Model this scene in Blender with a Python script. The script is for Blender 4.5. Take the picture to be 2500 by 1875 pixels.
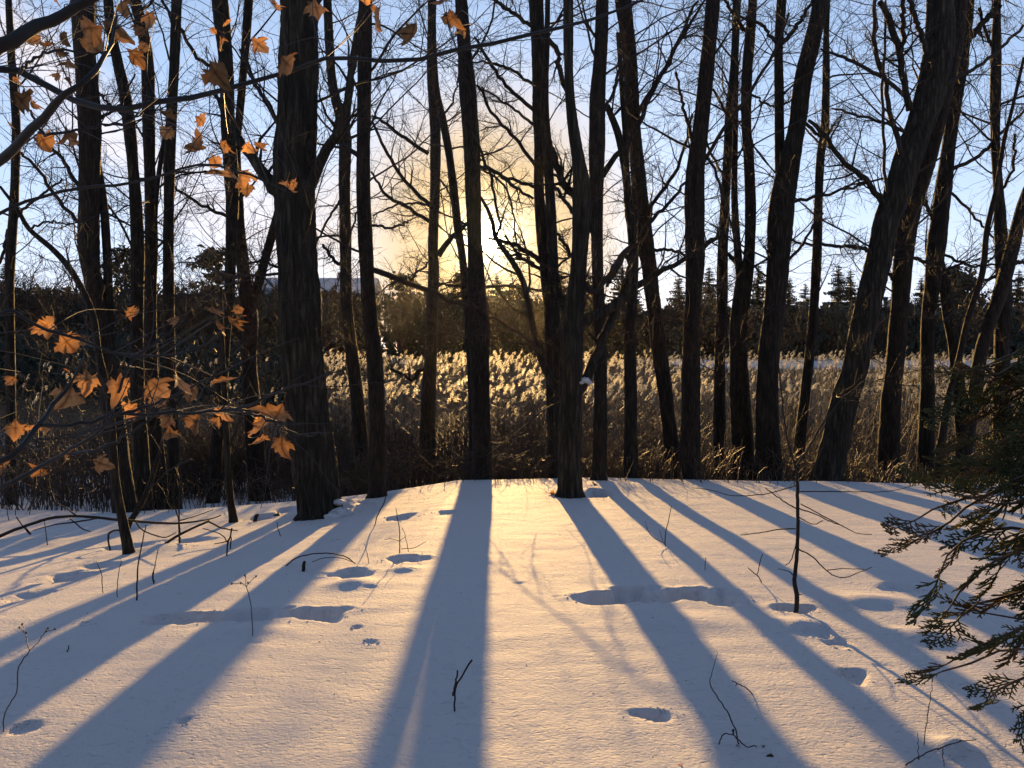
import bpy, math, random
import numpy as np
from mathutils import Vector

# ------------------------------------------------------------------ camera, sky, sun, exposure
for o in list(bpy.data.objects):
    bpy.data.objects.remove(o)
SC = bpy.context.scene
COL = SC.collection
FPX, HOR, CX, CY = 1900.0, 836.0, 1250.0, 937.5      # pixel measures of the 2500 x 1875 photograph
CAMZ = 1.55
PITCH = math.atan((CY - HOR) / FPX)
SUN_EL = math.radians(7.5)
SUN_AZ = math.atan((1196.0 - CX) / FPX)               # from +Y towards +X
cam_d = bpy.data.cameras.new('camera')
cam_d.sensor_width = 36.0
cam_d.lens = FPX / 2500.0 * 36.0
cam_d.clip_start = 0.05
cam_d.clip_end = 3000.0
cam = bpy.data.objects.new('camera', cam_d)
COL.objects.link(cam)
cam.location = (0, 0, CAMZ)
cam.rotation_euler = (math.pi / 2 - PITCH, 0, 0)
SC.camera = cam

SUN_DIR = Vector((math.sin(SUN_AZ) * math.cos(SUN_EL), math.cos(SUN_AZ) * math.cos(SUN_EL), math.sin(SUN_EL)))

world = bpy.data.worlds.new('World')
SC.world = world
world.use_nodes = True
WN, WL = world.node_tree.nodes, world.node_tree.links
WN.clear()


def wnode(t, **kw):
    n = WN.new(t)
    for k, v in kw.items():
        setattr(n, k, v)
    return n


def wmath(op, a, b=None, c=None, clamp=False):
    n = WN.new('ShaderNodeMath')
    n.operation = op
    n.use_clamp = clamp
    for i, v in enumerate((a, b, c)):
        if v is None:
            continue
        if isinstance(v, (int, float)):
            n.inputs[i].default_value = v
        else:
            WL.new(v, n.inputs[i])
    return n.outputs[0]


SKY_STRENGTH = 0.088
sky = wnode('ShaderNodeTexSky', sky_type='NISHITA', sun_disc=False)
sky.sun_elevation = SUN_EL
sky.sun_rotation = SUN_AZ
sky.air_density = 1.0
sky.dust_density = 0.15
sky.ozone_density = 2.0
bg_sky = wnode('ShaderNodeBackground')
bg_sky.inputs['Strength'].default_value = SKY_STRENGTH
tc = wnode('ShaderNodeTexCoord')
nrm = wnode('ShaderNodeVectorMath', operation='NORMALIZE')
WL.new(tc.outputs['Generated'], nrm.inputs[0])
dot = wnode('ShaderNodeVectorMath', operation='DOT_PRODUCT')
WL.new(nrm.outputs[0], dot.inputs[0])
dot.inputs[1].default_value = SUN_DIR
ang = wmath('ARCCOSINE', wmath('MINIMUM', dot.outputs['Value'], 0.9999999))      # radians from the sun
# thin cloud: faint streaks all round, a pale layer along the horizon, warm cloud about the sun, a curved cirrus on the left
sep = wnode('ShaderNodeSeparateXYZ')
WL.new(nrm.outputs[0], sep.inputs[0])
dx_, dy_, dz_ = sep.outputs
mp = wnode('ShaderNodeMapping')
mp.inputs['Rotation'].default_value = (0, math.radians(-25), 0)
mp.inputs['Scale'].default_value = (1.5, 1.2, 6.5)
WL.new(nrm.outputs[0], mp.inputs['Vector'])
cn = wnode('ShaderNodeTexNoise')
cn.inputs['Scale'].default_value = 2.2
cn.inputs['Detail'].default_value = 6.0
cn.inputs['Roughness'].default_value = 0.55
WL.new(mp.outputs[0], cn.inputs['Vector'])


def ramp(v, a, b, lo=0.0, hi=1.0):
    n = wnode('ShaderNodeMapRange', interpolation_type='SMOOTHSTEP')
    for k, x in (('From Min', a), ('From Max', b), ('To Min', lo), ('To Max', hi)):
        n.inputs[k].default_value = x
    WL.new(v, n.inputs['Value'])
    return n.outputs[0]


streak = ramp(cn.outputs['Fac'], 0.46, 0.74)
near_sun = wmath('POWER', 2.718, wmath('MULTIPLY', ang, -4.6))
horizon = wmath('POWER', 2.718, wmath('MULTIPLY', wmath('ABSOLUTE', dz_), -9.0))
front = ramp(dy_, 0.2, 0.4)
yy = wmath('MAXIMUM', dy_, 0.15)
u_ = wmath('DIVIDE', dx_, yy)
v_ = wmath('DIVIDE', dz_, yy)
um = wmath('MINIMUM', wmath('ADD', u_, 0.27), 0.0)
curve = wmath('MULTIPLY_ADD', wmath('MULTIPLY', um, um), 1.93, 0.15)
off = wmath('DIVIDE', wmath('SUBTRACT', v_, curve), wmath('MULTIPLY_ADD', cn.outputs['Fac'], 0.10, 0.015))
cirrus = wmath('MULTIPLY', wmath('POWER', 2.718, wmath('MULTIPLY', wmath('MULTIPLY', off, off), -1.0)), wmath('MULTIPLY', front, ramp(u_, -0.03, -0.16)))
# the paler, brighter air towards the horizon
pale = wnode('ShaderNodeMix', data_type='RGBA')
WL.new(wmath('MULTIPLY', wmath('POWER', 2.718, wmath('MULTIPLY', wmath('ABSOLUTE', dz_), -3.0)), 0.75), pale.inputs[0])
WL.new(sky.outputs[0], pale.inputs[6])
pale.inputs[7].default_value = (4.4, 5.3, 8.8, 1)
cf = wmath('MULTIPLY', streak, wmath('MULTIPLY_ADD', near_sun, 0.5, 0.1))
cf = wmath('MAXIMUM', cf, wmath('MULTIPLY', horizon, wmath('MULTIPLY_ADD', streak, 0.25, 0.34)))
cf = wmath('MAXIMUM', cf, wmath('MULTIPLY', cirrus, ramp(cn.outputs['Fac'], 0.3, 0.6, 0.45, 0.9)))
warm = ramp(ang, 0.10, 0.25, 1.0, 0.0)
cf = wmath('MAXIMUM', cf, wmath('MULTIPLY', warm, ramp(cn.outputs['Fac'], 0.35, 0.6, 0.9, 1.0)), clamp=True)
ccol = wnode('ShaderNodeMix', data_type='RGBA')
WL.new(ramp(ang, 0.05, 0.32, 1.0, 0.0), ccol.inputs[0])
ccol.inputs[6].default_value = (5.9, 5.55, 5.9, 1)
ccol.inputs[7].default_value = (4.5, 3.2, 1.55, 1)
smix = wnode('ShaderNodeMix', data_type='RGBA')
WL.new(cf, smix.inputs[0])
WL.new(pale.outputs[2], smix.inputs[6])
WL.new(ccol.outputs[2], smix.inputs[7])
WL.new(smix.outputs[2], bg_sky.inputs['Color'])
# the sun's disc and the bright air around it
disc = wmath('MULTIPLY', wmath('LESS_THAN', ang, math.radians(1.05)), 7.0)
aur1 = wmath('MULTIPLY', wmath('POWER', 2.718, wmath('MULTIPLY', ang, -70.0)), 10.0)
aur2 = wmath('MULTIPLY', wmath('POWER', 2.718, wmath('MULTIPLY', ang, -22.0)), 0.08)
bg_disc = wnode('ShaderNodeBackground')
bg_disc.inputs['Color'].default_value = (1.0, 0.86, 0.58, 1)
WL.new(wmath('ADD', disc, aur1), bg_disc.inputs['Strength'])
bg_aur = wnode('ShaderNodeBackground')
bg_aur.inputs['Color'].default_value = (1.0, 0.66, 0.30, 1)
WL.new(aur2, bg_aur.inputs['Strength'])
a1, a2, wo = wnode('ShaderNodeAddShader'), wnode('ShaderNodeAddShader'), wnode('ShaderNodeOutputWorld')
WL.new(bg_sky.outputs[0], a1.inputs[0])
WL.new(bg_disc.outputs[0], a1.inputs[1])
WL.new(a1.outputs[0], a2.inputs[0])
WL.new(bg_aur.outputs[0], a2.inputs[1])
WL.new(a2.outputs[0], wo.inputs['Surface'])

sun_d = bpy.data.lights.new('sun', 'SUN')
sun_d.energy = 5.0
sun_d.angle = math.radians(0.53)
sun_d.color = (1.0, 0.59, 0.20)
sun = bpy.data.objects.new('sun', sun_d)
COL.objects.link(sun)
sun.location = SUN_DIR * 60
sun.rotation_euler = SUN_DIR.to_track_quat('Z', 'Y').to_euler()

SC.view_settings.view_transform = 'Standard'
SC.view_settings.look = 'None'
SC.view_settings.gamma = 1.0
SC.view_settings.exposure = 1.02
SC.view_settings.use_curve_mapping = False
SC.cycles.max_bounces = 6
SC.cycles.transparent_max_bounces = 8
SC.cycles.use_denoising = True

# ------------------------------------------------------------------ small tools
RNG = np.random.default_rng(7)


def smooth(a, b, v):
    t = np.clip((np.asarray(v, float) - a) / (b - a), 0, 1)
    return t * t * (3 - 2 * t)


_nr = np.random.default_rng(3)
_NW = [(_nr.uniform(-1, 1, 2), _nr.uniform(0, 6.28)) for _ in range(60)]


def wav(x, y, scale, n=12, o=0):
    s = 0
    for i in range(n):
        k, p = _NW[(i + o) % 60]
        s = s + np.sin((k[0] * x + k[1] * y) * scale * (0.6 + 0.13 * i) + p)
    return s / n


def ray(px, py):
    a, b = (px - CX) / FPX, (CY - py) / FPX
    cp, sp = math.cos(PITCH), math.sin(PITCH)
    return np.array([a, cp + b * sp, -sp + b * cp])


def at(px, py, Y):
    d = ray(px, py)
    p = d * (Y / d[1])
    p[2] += CAMZ
    return p


def g_base(x, y):
    x, y = np.asarray(x, float), np.asarray(y, float)
    left = 0.62 * (1 - np.exp(-np.maximum(0, -x - 0.9) / 4.0)) * smooth(3.2, 11.0, y)
    bank = -0.057 * np.clip(y, -4, 13.5) - left
    crest = 12.5 + 0.35 * np.sin(x * 0.55 + 0.8) + 0.02 * x
    low = -1.95 + 1.3 * smooth(55, 112, y)
    t = np.clip((y - crest) / 6.5, 0, 1)
    t = np.where(t < 1, 1 - (1 - t) ** 1.6, 1.0)
    t = t * smooth(crest - 0.2, crest + 1.6, y)
    z = bank * (1 - t) + low * t
    near = 1 - smooth(16, 30, y)
    z = z + near * (0.045 * wav(x, y, 0.9, 10) + 0.022 * wav(x, y, 2.2, 12, 7))
    z = z + 0.25 * smooth(14, 24, y) * (1 - smooth(45, 60, y)) * wav(x, y, 0.35, 8, 3)
    return z


def ground_hit(px, py):
    d = ray(px, py)
    lo, hi = 0.6, 200.0
    ts = np.concatenate([np.linspace(0.8, 20, 500), np.linspace(20.1, 130, 500)])
    pts = d[None, :] * (ts / d[1])[:, None]
    dz = pts[:, 2] + CAMZ - g_base(pts[:, 0], pts[:, 1])
    i = np.argmax(dz < 0)
    if not (dz < 0).any():
        i = len(ts) - 1
    return np.array([pts[i, 0], pts[i, 1], float(g_base(pts[i, 0], pts[i, 1]))])


def new_mesh(name, verts, faces, mats, smooth_=True, mat_idx=None):
    """faces: list of (n,k) int arrays"""
    me = bpy.data.meshes.new(name)
    verts = np.asarray(verts, np.float32)
    faces = [np.asarray(f, np.int32) for f in faces if len(f)]
    me.vertices.add(len(verts))
    me.vertices.foreach_set('co', verts.ravel())
    nl = sum(f.size for f in faces)
    npol = sum(len(f) for f in faces)
    me.loops.add(nl)
    me.polygons.add(npol)
    me.loops.foreach_set('vertex_index', np.concatenate([f.ravel() for f in faces]))
    tot = np.concatenate([np.full(len(f), f.shape[1], np.int32) for f in faces])
    st = np.concatenate([[0], np.cumsum(tot)[:-1]]).astype(np.int32)
    me.polygons.foreach_set('loop_start', st)
    me.polygons.foreach_set('loop_total', tot)
    if smooth_:
        me.polygons.foreach_set('use_smooth', np.ones(npol, bool))
    for m in (mats if isinstance(mats, (list, tuple)) else [mats]):
        me.materials.append(m)
    if mat_idx is not None:
        me.polygons.foreach_set('material_index', np.asarray(mat_idx, np.int32))
    me.update(calc_edges=True)
    return me


def link(name, me, parent=None, loc=None):
    o = bpy.data.objects.new(name, me)
    COL.objects.link(o)
    if parent is not None:
        o.parent = parent
    if loc is not None:
        o.location = loc
    return o


def tag(o, label=None, cat=None, group=None, kind=None):
    for k, v in (('label', label), ('category', cat), ('group', group), ('kind', kind)):
        if v:
            o[k] = v
    return o


def thing(name, label, cat, loc, group=None):
    o = bpy.data.objects.new(name, None)
    COL.objects.link(o)
    o.location = loc
    o.empty_display_size = 0.1
    return tag(o, label, cat, group)


def tubes(P, R, S=5, cap=True):
    """P (N,K,3), R (N,K) -> verts, quads for N tapered tubes"""
    P = np.asarray(P, float)
    R = np.asarray(R, float)
    N, K, _ = P.shape
    T = np.empty_like(P)
    T[:, 1:-1] = P[:, 2:] - P[:, :-2]
    T[:, 0] = P[:, 1] - P[:, 0]
    T[:, -1] = P[:, -1] - P[:, -2]
    T /= np.linalg.norm(T, axis=2, keepdims=True) + 1e-9
    ref = np.where(np.abs(T[:, :1, 2:3]) > 0.8, np.array([0, 1.0, 0]), np.array([0, 0, 1.0]))
    ref = np.broadcast_to(ref, T.shape)
    U = np.cross(ref, T)
    U /= np.linalg.norm(U, axis=2, keepdims=True) + 1e-9
    V = np.cross(T, U)
    th = np.arange(S) * 2 * np.pi / S
    ring = U[:, :, None] * np.cos(th)[None, None, :, None] + V[:, :, None] * np.sin(th)[None, None, :, None]
    verts = (P[:, :, None] + ring * R[:, :, None, None]).reshape(-1, 3)
    n, k, s = np.meshgrid(np.arange(N), np.arange(K - 1), np.arange(S), indexing='ij')
    b = n * K * S
    q = np.stack([b + k * S + s, b + k * S + (s + 1) % S, b + (k + 1) * S + (s + 1) % S, b + (k + 1) * S + s], -1).reshape(-1, 4)
    return verts, q


class Bag:
    """collects tubes and faces that end up as one mesh"""
    def __init__(self):
        self.v, self.q, self.t, self.n = [], [], [], 0

    def add(self, v, q=None, t=None):
        if q is not None and len(q):
            self.q.append(np.asarray(q) + self.n)
        if t is not None and len(t):
            self.t.append(np.asarray(t) + self.n)
        self.v.append(np.asarray(v, float))
        self.n += len(v)
        return self

    def tube(self, P, R, S=5):
        return self.add(*tubes(np.asarray(P)[None], np.asarray(R)[None], S))

    def mesh(self, name, mats, off=(0, 0, 0), smooth_=True):
        v = np.concatenate(self.v) - np.asarray(off, float)
        f = []
        if self.q:
            f.append(np.concatenate(self.q))
        if self.t:
            f.append(np.concatenate(self.t))
        return new_mesh(name, v, f, mats, smooth_)


def resample(P, n):
    """Catmull-Rom through P, n points equally spaced along it"""
    P = np.asarray(P, float)
    if len(P) == 2:
        return P[0] + (P[1] - P[0]) * np.linspace(0, 1, n)[:, None]
    Q = np.vstack([2 * P[0] - P[1], P, 2 * P[-1] - P[-2]])
    out = []
    for i in range(1, len(Q) - 2):
        t = np.linspace(0, 1, 14, endpoint=False)[:, None]
        p0, p1, p2, p3 = Q[i - 1], Q[i], Q[i + 1], Q[i + 2]
        out.append(0.5 * (2 * p1 + (p2 - p0) * t + (2 * p0 - 5 * p1 + 4 * p2 - p3) * t ** 2 + (3 * p1 - p0 - 3 * p2 + p3) * t ** 3))
    out = np.vstack(out + [P[-1:]])
    s = np.concatenate([[0], np.cumsum(np.linalg.norm(np.diff(out[:, :3], axis=0), axis=1))])
    u = np.linspace(0, s[-1], n)
    return np.stack([np.interp(u, s, out[:, j]) for j in range(out.shape[1])], 1)


# ------------------------------------------------------------------ materials
def mat(name):
    m = bpy.data.materials.new(name)
    m.use_nodes = True
    nt = m.node_tree
    b = nt.nodes['Principled BSDF']
    return m, nt, b


def noise_color(nt, b, c1, c2, scale, coord='Object', stretch=(1, 1, 1), detail=4, lo=0.3, hi=0.7):
    N, L = nt.nodes, nt.links
    t = N.new('ShaderNodeTexCoord')
    mpn = N.new('ShaderNodeMapping')
    mpn.inputs['Scale'].default_value = stretch
    L.new(t.outputs[coord], mpn.inputs[0])
    n = N.new('ShaderNodeTexNoise')
    n.inputs['Scale'].default_value = scale
    n.inputs['Detail'].default_value = detail
    L.new(mpn.outputs[0], n.inputs['Vector'])
    r = N.new('ShaderNodeMapRange')
    r.inputs['From Min'].default_value = lo
    r.inputs['From Max'].default_value = hi
    L.new(n.outputs['Fac'], r.inputs['Value'])
    m = N.new('ShaderNodeMix')
    m.data_type = 'RGBA'
    L.new(r.outputs[0], m.inputs[0])
    m.inputs[6].default_value = (*c1, 1)
    m.inputs[7].default_value = (*c2, 1)
    L.new(m.outputs[2], b.inputs['Base Color'])
    return mpn, n, m


def m_bark(name, c1, c2, ridge=22.0, depth=0.03):
    m, nt, b = mat(name)
    N, L = nt.nodes, nt.links
    mpn, n, mix = noise_color(nt, b, c1, c2, 2.2, stretch=(5, 5, 1.2), detail=6)
    b.inputs['Roughness'].default_value = 0.85
    b.inputs['Specular IOR Level'].default_value = 0.25
    mp2 = N.new('ShaderNodeMapping')
    mp2.inputs['Scale'].default_value = (ridge, ridge, ridge * 0.13)
    tcx = [x for x in N if x.type == 'TEX_COORD'][0]
    L.new(tcx.outputs['Object'], mp2.inputs[0])
    wn = N.new('ShaderNodeTexNoise')
    wn.inputs['Scale'].default_value = 1.0
    wn.inputs['Detail'].default_value = 5
    wn.inputs['Distortion'].default_value = 0.7
    L.new(mp2.outputs[0], wn.inputs['Vector'])
    vo = N.new('ShaderNodeTexVoronoi')
    vo.feature = 'DISTANCE_TO_EDGE'
    vo.inputs['Scale'].default_value = 1.1
    L.new(mp2.outputs[0], vo.inputs['Vector'])
    ad = N.new('ShaderNodeMath')
    ad.operation = 'ADD'
    L.new(wn.outputs['Fac'], ad.inputs[0])
    L.new(vo.outputs['Distance'], ad.inputs[1])
    rg = N.new('ShaderNodeMapRange')
    rg.inputs['From Min'].default_value = 0.55
    rg.inputs['From Max'].default_value = 1.05
    rg.inputs['To Min'].default_value = 0.35
    rg.inputs['To Max'].default_value = 1.25
    L.new(ad.outputs[0], rg.inputs['Value'])
    cmx = N.new('ShaderNodeVectorMath')
    cmx.operation = 'SCALE'
    L.new(mix.outputs[2], cmx.inputs[0])
    L.new(rg.outputs[0], cmx.inputs['Scale'])
    L.new(cmx.outputs[0], b.inputs['Base Color'])
    bp = N.new('ShaderNodeBump')
    bp.inputs['Strength'].default_value = 1.0
    bp.inputs['Distance'].default_value = depth
    L.new(ad.outputs[0], bp.inputs['Height'])
    L.new(bp.outputs[0], b.inputs['Normal'])
    return m


M_BARK = m_bark('bark', (0.020, 0.015, 0.010), (0.058, 0.043, 0.029))
M_BARK2 = m_bark('bark_red', (0.021, 0.014, 0.0095), (0.062, 0.041, 0.027), 30)
M_BIGBARK = m_bark('bark_furrowed', (0.022, 0.018, 0.012), (0.070, 0.056, 0.038), 15, 0.06)


def m_plain(name, c1, c2, scale=20, rough=0.6, spec=0.4, stretch=(1, 1, 1)):
    m, nt, b = mat(name)
    noise_color(nt, b, c1, c2, scale, stretch=stretch)
    b.inputs['Roughness'].default_value = rough
    b.inputs['Specular IOR Level'].default_value = spec
    return m


M_TWIG = m_plain('twig_bark', (0.015, 0.011, 0.009), (0.040, 0.029, 0.022), 6, 0.75, 0.25)
M_MAPLEBARK = m_plain('maple_bark', (0.009, 0.0075, 0.007), (0.026, 0.022, 0.02), 9, 0.55, 0.4)
M_BRUSH = m_plain('brush_stem', (0.028, 0.018, 0.012), (0.075, 0.05, 0.033), 4, 0.6, 0.35)
M_STEM = m_plain('dry_stem', (0.05, 0.032, 0.018), (0.12, 0.08, 0.045), 3, 0.5, 0.5)
M_FAR = m_plain('far_twig', (0.014, 0.012, 0.010), (0.034, 0.028, 0.021), 1, 0.8, 0.2)


def m_leafy(name, c1, c2, trans, tcol, scale=8, rough=0.6):
    """diffuse leaf that also lets light through"""
    m, nt, b = mat(name)
    N, L = nt.nodes, nt.links
    mpn, n, mix = noise_color(nt, b, c1, c2, scale)
    b.inputs['Roughness'].default_value = rough
    b.inputs['Specular IOR Level'].default_value = 0.25
    tr = N.new('ShaderNodeBsdfTranslucent')
    tm = N.new('ShaderNodeMix')
    tm.data_type = 'RGBA'
    tm.blend_type = 'MULTIPLY'
    tm.inputs[0].default_value = 0.6
    tm.inputs[6].default_value = (*tcol, 1)
    vm = N.new('ShaderNodeMix')
    vm.data_type = 'RGBA'
    L.new(n.outputs['Fac'], vm.inputs[0])
    vm.inputs[6].default_value = (0.45, 0.42, 0.36, 1)
    vm.inputs[7].default_value = (1.0, 1.0, 1.0, 1)
    L.new(vm.outputs[2], tm.inputs[7])
    L.new(tm.outputs[2], tr.inputs['Color'])
    mx = N.new('ShaderNodeMixShader')
    mx.inputs[0].default_value = trans
    L.new(b.outputs[0], mx.inputs[1])
    L.new(tr.outputs[0], mx.inputs[2])
    L.new(mx.outputs[0], N['Material Output'].inputs['Surface'])
    return m, nt, b, mix, tm


M_PLUME = m_leafy('reed_plume', (0.62, 0.52, 0.36), (0.82, 0.74, 0.56), 0.88, (1.0, 0.97, 0.86), 3)[0]
def thin_out(m, amount):
    """fluff: part of the light passes between the fibres"""
    N, L = m.node_tree.nodes, m.node_tree.links
    out = N['Material Output']
    src = out.inputs['Surface'].links[0].from_socket
    tp = N.new('ShaderNodeBsdfTransparent')
    mx = N.new('ShaderNodeMixShader')
    mx.inputs[0].default_value = amount
    L.new(src, mx.inputs[1])
    L.new(tp.outputs[0], mx.inputs[2])
    L.new(mx.outputs[0], out.inputs['Surface'])


thin_out(M_PLUME, 0.22)


def forward_glow(m, amount):
    """fibres throw much of the light onward, close to its own direction"""
    N, L = m.node_tree.nodes, m.node_tree.links
    out = N['Material Output']
    src = out.inputs['Surface'].links[0].from_socket
    rf = N.new('ShaderNodeBsdfRefraction')
    rf.inputs['Color'].default_value = (1.0, 0.97, 0.90, 1)
    rf.inputs['Roughness'].default_value = 1.0
    rf.inputs['IOR'].default_value = 1.18
    mx = N.new('ShaderNodeMixShader')
    mx.inputs[0].default_value = amount
    L.new(src, mx.inputs[1])
    L.new(rf.outputs[0], mx.inputs[2])
    L.new(mx.outputs[0], out.inputs['Surface'])


forward_glow(M_PLUME, 0.17)

M_REEDLEAF = m_leafy('reed_leaf', (0.045, 0.03, 0.017), (0.10, 0.067, 0.037), 0.15, (0.15, 0.10, 0.05), 3)[0]
M_NEEDLE = m_leafy('spruce_needle', (0.006, 0.011, 0.008), (0.016, 0.024, 0.016), 0.03, (0.05, 0.06, 0.03), 1)[0]
M_CEDAR = m_leafy('cedar_scale', (0.034, 0.044, 0.015), (0.115, 0.112, 0.040), 0.3, (0.32, 0.29, 0.09), 14)[0]
M_CEDARDRY = m_leafy('cedar_scale_dry', (0.07, 0.045, 0.018), (0.16, 0.10, 0.035), 0.3, (0.34, 0.20, 0.06), 14)[0]
M_CEDARWOOD = m_plain('cedar_wood', (0.05, 0.03, 0.02), (0.12, 0.075, 0.05), 12, 0.6, 0.3)


def m_mapleleaf():
    m, nt, b, mix, tm = m_leafy('dry_maple_leaf', (0.085, 0.042, 0.024), (0.33, 0.18, 0.095), 0.5, (0.76, 0.39, 0.16), 5.5)
    N, L = nt.nodes, nt.links
    at_ = N.new('ShaderNodeAttribute')
    at_.attribute_name = 'vein'
    oi = N.new('ShaderNodeObjectInfo')
    hs = N.new('ShaderNodeHueSaturation')
    mr = N.new('ShaderNodeMapRange')
    mr.inputs['To Min'].default_value = 0.45
    mr.inputs['To Max'].default_value = 1.25
    L.new(oi.outputs['Random'], mr.inputs['Value'])
    L.new(mr.outputs[0], hs.inputs['Value'])
    for nd, out, sock in ((mix, mix.outputs[2], b.inputs['Base Color']), (tm, tm.outputs[2], N['Translucent BSDF'].inputs['Color'])):
        vm = N.new('ShaderNodeMix')
        vm.data_type = 'RGBA'
        vm.blend_type = 'MULTIPLY'
        L.new(at_.outputs['Fac'], vm.inputs[0])
        vm.inputs[7].default_value = (0.30, 0.24, 0.20, 1)
        L.new(out, vm.inputs[6])
        h2 = N.new('ShaderNodeHueSaturation')
        L.new(mr.outputs[0], h2.inputs['Value'])
        L.new(vm.outputs[2], h2.inputs['Color'])
        L.new(h2.outputs[0], sock)
    N.remove(hs)
    return m


M_LEAF = m_mapleleaf()


def m_snow():
    m, nt, b = mat('snow')
    N, L = nt.nodes, nt.links
    b.inputs['Roughness'].default_value = 0.7
    b.inputs['Specular IOR Level'].default_value = 0.035
    t = N.new('ShaderNodeTexCoord')
    # dead leaves and matted grass show through in the marsh
    la = N.new('ShaderNodeAttribute')
    la.attribute_name = 'litter'
    ln = N.new('ShaderNodeTexNoise')
    ln.inputs['Scale'].default_value = 5.0
    ln.inputs['Detail'].default_value = 8.0
    L.new(t.outputs['Object'], ln.inputs['Vector'])
    la2 = N.new('ShaderNodeMath')
    la2.operation = 'MULTIPLY_ADD'
    la2.use_clamp = True
    la2.inputs[1].default_value = 1.6
    L.new(la.outputs['Fac'], la2.inputs[0])
    ls = N.new('ShaderNodeMath')
    ls.operation = 'MULTIPLY_ADD'
    ls.inputs[1].default_value = 1.6
    ls.inputs[2].default_value = -1.1
    L.new(ln.outputs['Fac'], ls.inputs[0])
    L.new(ls.outputs[0], la2.inputs[2])
    gate = N.new('ShaderNodeMath')
    gate.operation = 'MULTIPLY'
    gate.use_clamp = True
    L.new(la2.outputs[0], gate.inputs[0])
    g2 = N.new('ShaderNodeMath')
    g2.operation = 'MULTIPLY'
    g2.use_clamp = True
    g2.inputs[1].default_value = 8.0
    L.new(la.outputs['Fac'], g2.inputs[0])
    L.new(g2.outputs[0], gate.inputs[1])
    lc = N.new('ShaderNodeMix')
    lc.data_type = 'RGBA'
    L.new(ln.outputs['Fac'], lc.inputs[0])
    lc.inputs[6].default_value = (0.05, 0.032, 0.018, 1)
    lc.inputs[7].default_value = (0.16, 0.10, 0.055, 1)
    cm = N.new('ShaderNodeMix')
    cm.data_type = 'RGBA'
    L.new(gate.outputs[0], cm.inputs[0])
    cm.inputs[6].default_value = (0.62, 0.605, 0.62, 1)
    L.new(lc.outputs[2], cm.inputs[7])
    L.new(cm.outputs[2], b.inputs['Base Color'])

    def bump(scale, dist, stretch, detail, prev=None, kind='noise', rough=0.5):
        mpn = N.new('ShaderNodeMapping')
        mpn.inputs['Scale'].default_value = stretch
        L.new(t.outputs['Object'], mpn.inputs[0])
        n = N.new('ShaderNodeTexNoise')
        n.inputs['Scale'].default_value = scale
        n.inputs['Detail'].default_value = detail
        n.inputs['Roughness'].default_value = rough
        L.new(mpn.outputs[0], n.inputs['Vector'])
        src = n.outputs['Fac']
        if kind == 'pits':
            r = N.new('ShaderNodeMapRange')
            r.interpolation_type = 'SMOOTHSTEP'
            r.inputs['From Min'].default_value = 0.30
            r.inputs['From Max'].default_value = 0.42
            L.new(src, r.inputs['Value'])
            src = r.outputs[0]
        bp = N.new('ShaderNodeBump')
        bp.inputs['Distance'].default_value = dist
        L.new(src, bp.inputs['Height'])
        if prev is not None:
            L.new(prev, bp.inputs['Normal'])
        return bp.outputs[0]
    p = bump(3.0, 0.026, (0.85, 1.3, 1), 4)
    p = bump(21.0, 0.0045, (1.0, 1.5, 1), 2, p, 'pits')
    p = bump(48.0, 0.008, (1, 1.2, 1), 4, p)
    p = bump(240.0, 0.0038, (1, 1, 1), 3, p)
    L.new(p, b.inputs['Normal'])
    return m


M_SNOW = m_snow()
M_WALL = m_plain('grey_siding', (0.10, 0.10, 0.11), (0.17, 0.165, 0.16), 0.6, 0.8, 0.2, (0.2, 0.2, 6))
M_ROOFSNOW = m_plain('roof_snow', (0.26, 0.29, 0.34), (0.38, 0.41, 0.46), 0.5, 0.7, 0.3)
M_EAVE = m_plain('dark_eave', (0.02, 0.02, 0.022), (0.05, 0.05, 0.05), 2, 0.6, 0.3)
M_PANE = m_plain('window_pane', (0.02, 0.025, 0.03), (0.04, 0.045, 0.05), 2, 0.1, 0.6)
M_DARKLEAF = m_plain('dark_dead_leaf', (0.03, 0.018, 0.012), (0.09, 0.05, 0.03), 30, 0.7, 0.2)
M_CHAFF = m_leafy('dry_flower', (0.28, 0.17, 0.08), (0.5, 0.34, 0.18), 0.4, (0.7, 0.45, 0.2), 30)[0]

# ------------------------------------------------------------------ snow-covered ground, one sheet to the horizon
DENTS = []      # x, y, rx, ry, depth, angle


def dent_px(px, py, wpx, ry, depth, ang=0.0):
    h = ground_hit(px, py)
    DENTS.append((h[0], h[1], wpx * 0.5 * h[1] / FPX, ry, depth, ang))


for a in [(1490, 1462, 170, .14, .10, .12), (1600, 1454, 240, .17, .11, .04), (1735, 1460, 180, .17, .09, -.12), (450, 1510, 210, .12, .06, .1),
          (600, 1502, 240, .13, .085), (760, 1499, 210, .13, .085, -.05), (983, 1263, 74, .22, .07), (1090, 1252, 60, .15, .05), (985, 1366, 96, .17, .085),
          (850, 1400, 110, .18, .05), (1593, 1747, 110, .06, .05, -.25), (447, 1768, 40, .05, .015),
          (62, 1783, 52, .045, .018), (2000, 1548, 90, .14, .03), (1938, 1488, 90, .1, .05), (2040, 1570, 60, .1, .025),
          (872, 1535, 22, .04, .015), (160, 1412, 120, .22, .07), (75, 1455, 90, .2, .05), 
          (1460, 1208, 70, .3, .1), (250, 1380, 90, .2, .05), (470, 1320, 80, .25, .06), (640, 1262, 80, .3, .08), 
          (2080, 1650, 60, .1, .03),
          (2200, 1438, 80, .12, .03), (330, 1335, 120, .3, .05), (880, 1235, 70, .3, .07), (700, 1246, 60, .3, .06),
          (905, 1570, 30, .04, .012), (2300, 1500, 110, .16, .025)]:
    dent_px(*a)
_dr = np.random.default_rng(21)
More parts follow.
